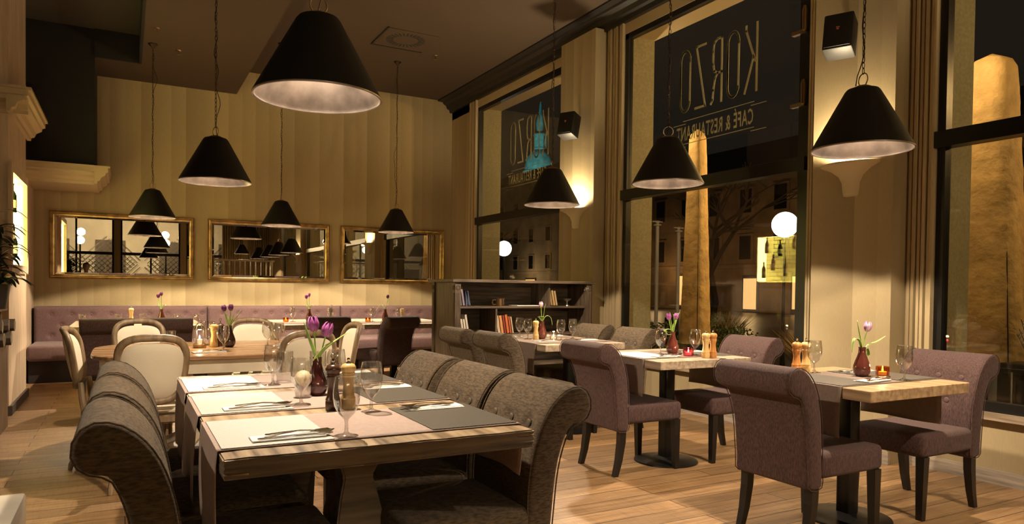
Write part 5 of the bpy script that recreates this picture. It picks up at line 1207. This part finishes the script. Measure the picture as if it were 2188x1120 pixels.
# buildings across the square
def building(x, y0, y1, z1, m, label, floors, shops=(), roof=True, depth=8, wz=(1.0, .9), face='x', pitch=2.6, gz=-.12):
    t = thing('building', label, 'building', (x, y0, gz), 0, 'buildings across the square')
    Lw = y1-y0
    obj('facade', bbox(0, 0, 0, depth, Lw, z1, .02, 1), m, t, False)
    obj('cornice', bbox(-.25, -.1, z1-.25, depth+.2, Lw+.1, z1, .05, 1), m, t, False)
    obj('string_course', bbox(-.12, -.02, floors[0]-.55, 0, Lw+.02, floors[0]-.3, .02, 1), m, t, False)
    if roof:
        bm = bmesh.new(); v = [bm.verts.new(p) for p in ((-.4, -.3, z1), (-.4, Lw+.3, z1), (depth+.4, Lw+.3, z1), (depth+.4, -.3, z1), (depth/2, .8, z1+2.4), (depth/2, Lw-.8, z1+2.4))]
        for f in ((0, 1, 5, 4), (1, 2, 5), (2, 3, 4, 5), (3, 0, 4), (0, 3, 2, 1)): bm.faces.new([v[i] for i in f])
        obj('roof', bm, m_roof, t, False)
    n = int(Lw/pitch)
    for fz in floors:
        for k in range(n):
            yc = (k+.5)*Lw/n; fr = bbox(-.08, yc-.62, fz-.1, .0, yc+.62, fz+wz[0]+.6, .01, 1); w = obj('window', fr, m, t, False)
            obj('pane', bbox(-.10, yc-.45, fz, -.07, yc+.45, fz+wz[0]+.45, .0, 1), m_winoff, w, False)
    for ya, yb_, za, zb_, mm in shops:
        s_ = obj('shop_front', bbox(-.12, ya-.15, .0, .0, yb_+.15, zb_+.2, .01, 1), m_facd, t, False); obj('shop_glass', bbox(-.16, ya, za, -.115, yb_, zb_, .0, 1), mm, s_, False, label='lit shop window')
    return t
building(34, 12, 44, 9.0, m_fac, 'long ochre building with shops beyond the middle window', (3.3, 6.2), shops=((4, 5.2, .2, 2.3, m_winon2), (8.7, 9.5, .2, 2.1, m_winon), (12.6, 13.5, .3, 2.2, m_winon2), (15.5, 16.3, .3, 2.2, m_winon), (19, 20, .2, 2.1, m_winon), (25, 26, .3, 2.3, m_winon)))
building(36, -14, 10, 9.5, m_facd, 'dark building beyond the right window', (3.2, 6.3), shops=((7, 8.2, .4, 2.2, m_winon), (14, 14.6, .5, 2.0, m_winon2), (18.2, 20, 1.0, 2.6, m_winon2)))
building(40, 60, 96, 13.5, m_fac2, 'pale building with small windows beyond the first window', (3.5, 6.5, 9.6), shops=((8, 10, .4, 2.3, m_winon),), pitch=3.4)
for x, y, e in ((30.5, 19, 55), (31, 29, 70), (32, 38, 60), (33, 2, 40), (37, 68, 110)): light('square_light', 'POINT', (x, y, 2.4), e, (1, .60, .26), shadow_soft_size=.3)
# bare trees
def tree(x, y, h, label, seed):
    t = thing('bare_tree', label, 'tree', (x, y, -.12), 0, 'bare street trees')
    rnd = random.Random(seed); bm = bmesh.new()
    def br(p, d, l, r, dep):
        q = p+d*l; tube(bm, [p, p.lerp(q, .5)+Vector((rnd.gauss(0, .04), rnd.gauss(0, .04), 0))*l, q], [r, r*.85, r*.65], 5)
        if dep:
            for _ in range(3): br(q, (d+Vector((rnd.gauss(0, .55), rnd.gauss(0, .55), rnd.gauss(.05, .3)))).normalized(), l*rnd.uniform(.6, .8), r*.6, dep-1)
    br(Vector((0, 0, 0)), Vector((0, 0, 1)), h*.35, h*.028, 4); obj('trunk_and_branches', bm, mat('bark', (.12, .08, .05), .9) if 'bark' not in MATS else MATS['bark'], t)
tree(17, 17.5, 5.5, 'bare branching tree in the middle of the KORZO window', 2); tree(22, 12.6, 6, 'bare tree right of the globe lamp reflection', 5); tree(15, 30, 5, 'bare tree behind the first window', 8); tree(16, 5.5, 5, 'bare tree beyond the right window', 11)
# church tower
t = thing('church_tower', 'floodlit turquoise church tower with spire and dome', 'tower', (82.1, 138.4, 26.9)); t.scale = (.52, .52, .52)
k = .105
bm = bmesh.new(); lathe(bm, [(0, 31.5), (.25, 31.4), (.3, 30.6), (.5, 29.5), (.7, 27), (1.4, 24.5), (1.9, 21.5), (1.4, 18.2), (1.7, 17.6), (0, 17.6)], 16); obj('spire', bm, m_tower, t)
bm = bmesh.new(); lathe(bm, [(0, 31.9), (.6, 31.7), (.6, 31.3), (0, 31.2)], 12); obj('finial', bm, m_brass, t)
bm = bmesh.new(); lathe(bm, [(0, 17.6), (2.2, 17.6), (3.2, 17.2), (3.2, 16.6), (2.5, 16.4), (2.3, 11.6), (2.9, 11.2), (2.9, 10.4), (0, 10.4)], 8)
for q in range(8): a = pi*q/4; lathe(bm, [(0, 11.4), (.3, 11.4), (.3, 16.6), (0, 16.6)], 6, (2.6*cos(a), 2.6*sin(a), 0))
obj('lantern', bm, m_tower, t, False)
bm = bmesh.new(); lathe(bm, [(0, 10.4), (2.6, 10.3), (4.2, 9.2), (5.8, 6.8), (6.6, 3.6), (6.8, 1.4), (7.6, 1.0), (7.6, .2), (7.0, 0), (0, 0)], 20); obj('dome', bm, m_tower, t)
bm = bmesh.new(); lathe(bm, [(0, 0), (7.0, 0), (7.0, -52), (0, -52)], 16); obj('drum', bm, m_facd, t)
light('tower_floodlight', 'SPOT', (60, 118, 14), 22000, (.35, .95, 1), None, None, spot_size=radians(40), shadow_soft_size=.5).rotation_euler = (Vector((82, 138, 36))-Vector((60, 118, 14))).to_track_quat('-Z', 'Y').to_euler()
# rear street (mirror)
t = thing('building', 'pale street facade with lattice windows behind the rear glazing', 'building', (-9, YR-9, -.12), 0, 'buildings across the square')
obj('facade', bbox(-4, -3, 0, 26, 0, 8, .02, 1), m_fac2, t, False)
for k, x in enumerate((3.0, 6.2, 8.4, 11.0, 13.6)):
    w = obj('window', bbox(x-.6, -.01, 1.2, x+.6, .06, 3.3, .01, 1), m_facd, t, False)
    bm = bmesh.new()
    for j in range(-6, 7):
        M = Matrix.Translation((x, .08, 2.25)) @ Matrix.Rotation(pi/4, 4, 'Y'); box(bm, j*.16-.012, -.01, -.75, j*.16+.012, .01, .75, M); M = Matrix.Translation((x, .08, 2.25)) @ Matrix.Rotation(-pi/4, 4, 'Y'); box(bm, j*.16-.012, -.01, -.75, j*.16+.012, .01, .75, M)
    obj('lattice', bm, m_frame, w, False)
obj('door', bbox(4.5, -.01, 0, 5.4, .05, 2.3, .01, 1), m_facd, t, False)
for x, lb in ((-1.6, 'small glowing street lamp left of the rear facade'), (1.5, 'bright glowing street lamp right of the rear facade')):
    t = thing('street_lamp', lb, 'street lamp', (x, YR-5, -.12), 0, 'rear street lamps')
    bm = bmesh.new(); lathe(bm, [(0, 0), (.07, 0), (.035, .4), (.03, 2.9), (0, 2.9)], 10); obj('post', bm, m_frame, t)
    bm = bmesh.new(); lathe(bm, [(.16*sin(pi*k/12) if 0 < k < 12 else 0, 3.05-.16*cos(pi*k/12)) for k in range(13)], 16); obj('globe', bm, m_globe, t)
    light('street_light', 'POINT', (x, YR-5.6, 3.3), 420, (1, .75, .45), shadow_soft_size=.15)
t = thing('street_fence', 'iron railing on the street behind the rear windows', 'fence', (-4, YR-6.5, -.12))
obj('fence_rail', bbox(0, -.02, 1.1, 9, .02, 1.14, .004, 1), m_frame, t, False)
for k in range(45): obj('fence_bar', bbox(.1+k*.2-.01, -.01, 0, .1+k*.2+.01, .01, 1.12, .002, 1), m_frame, t, False)
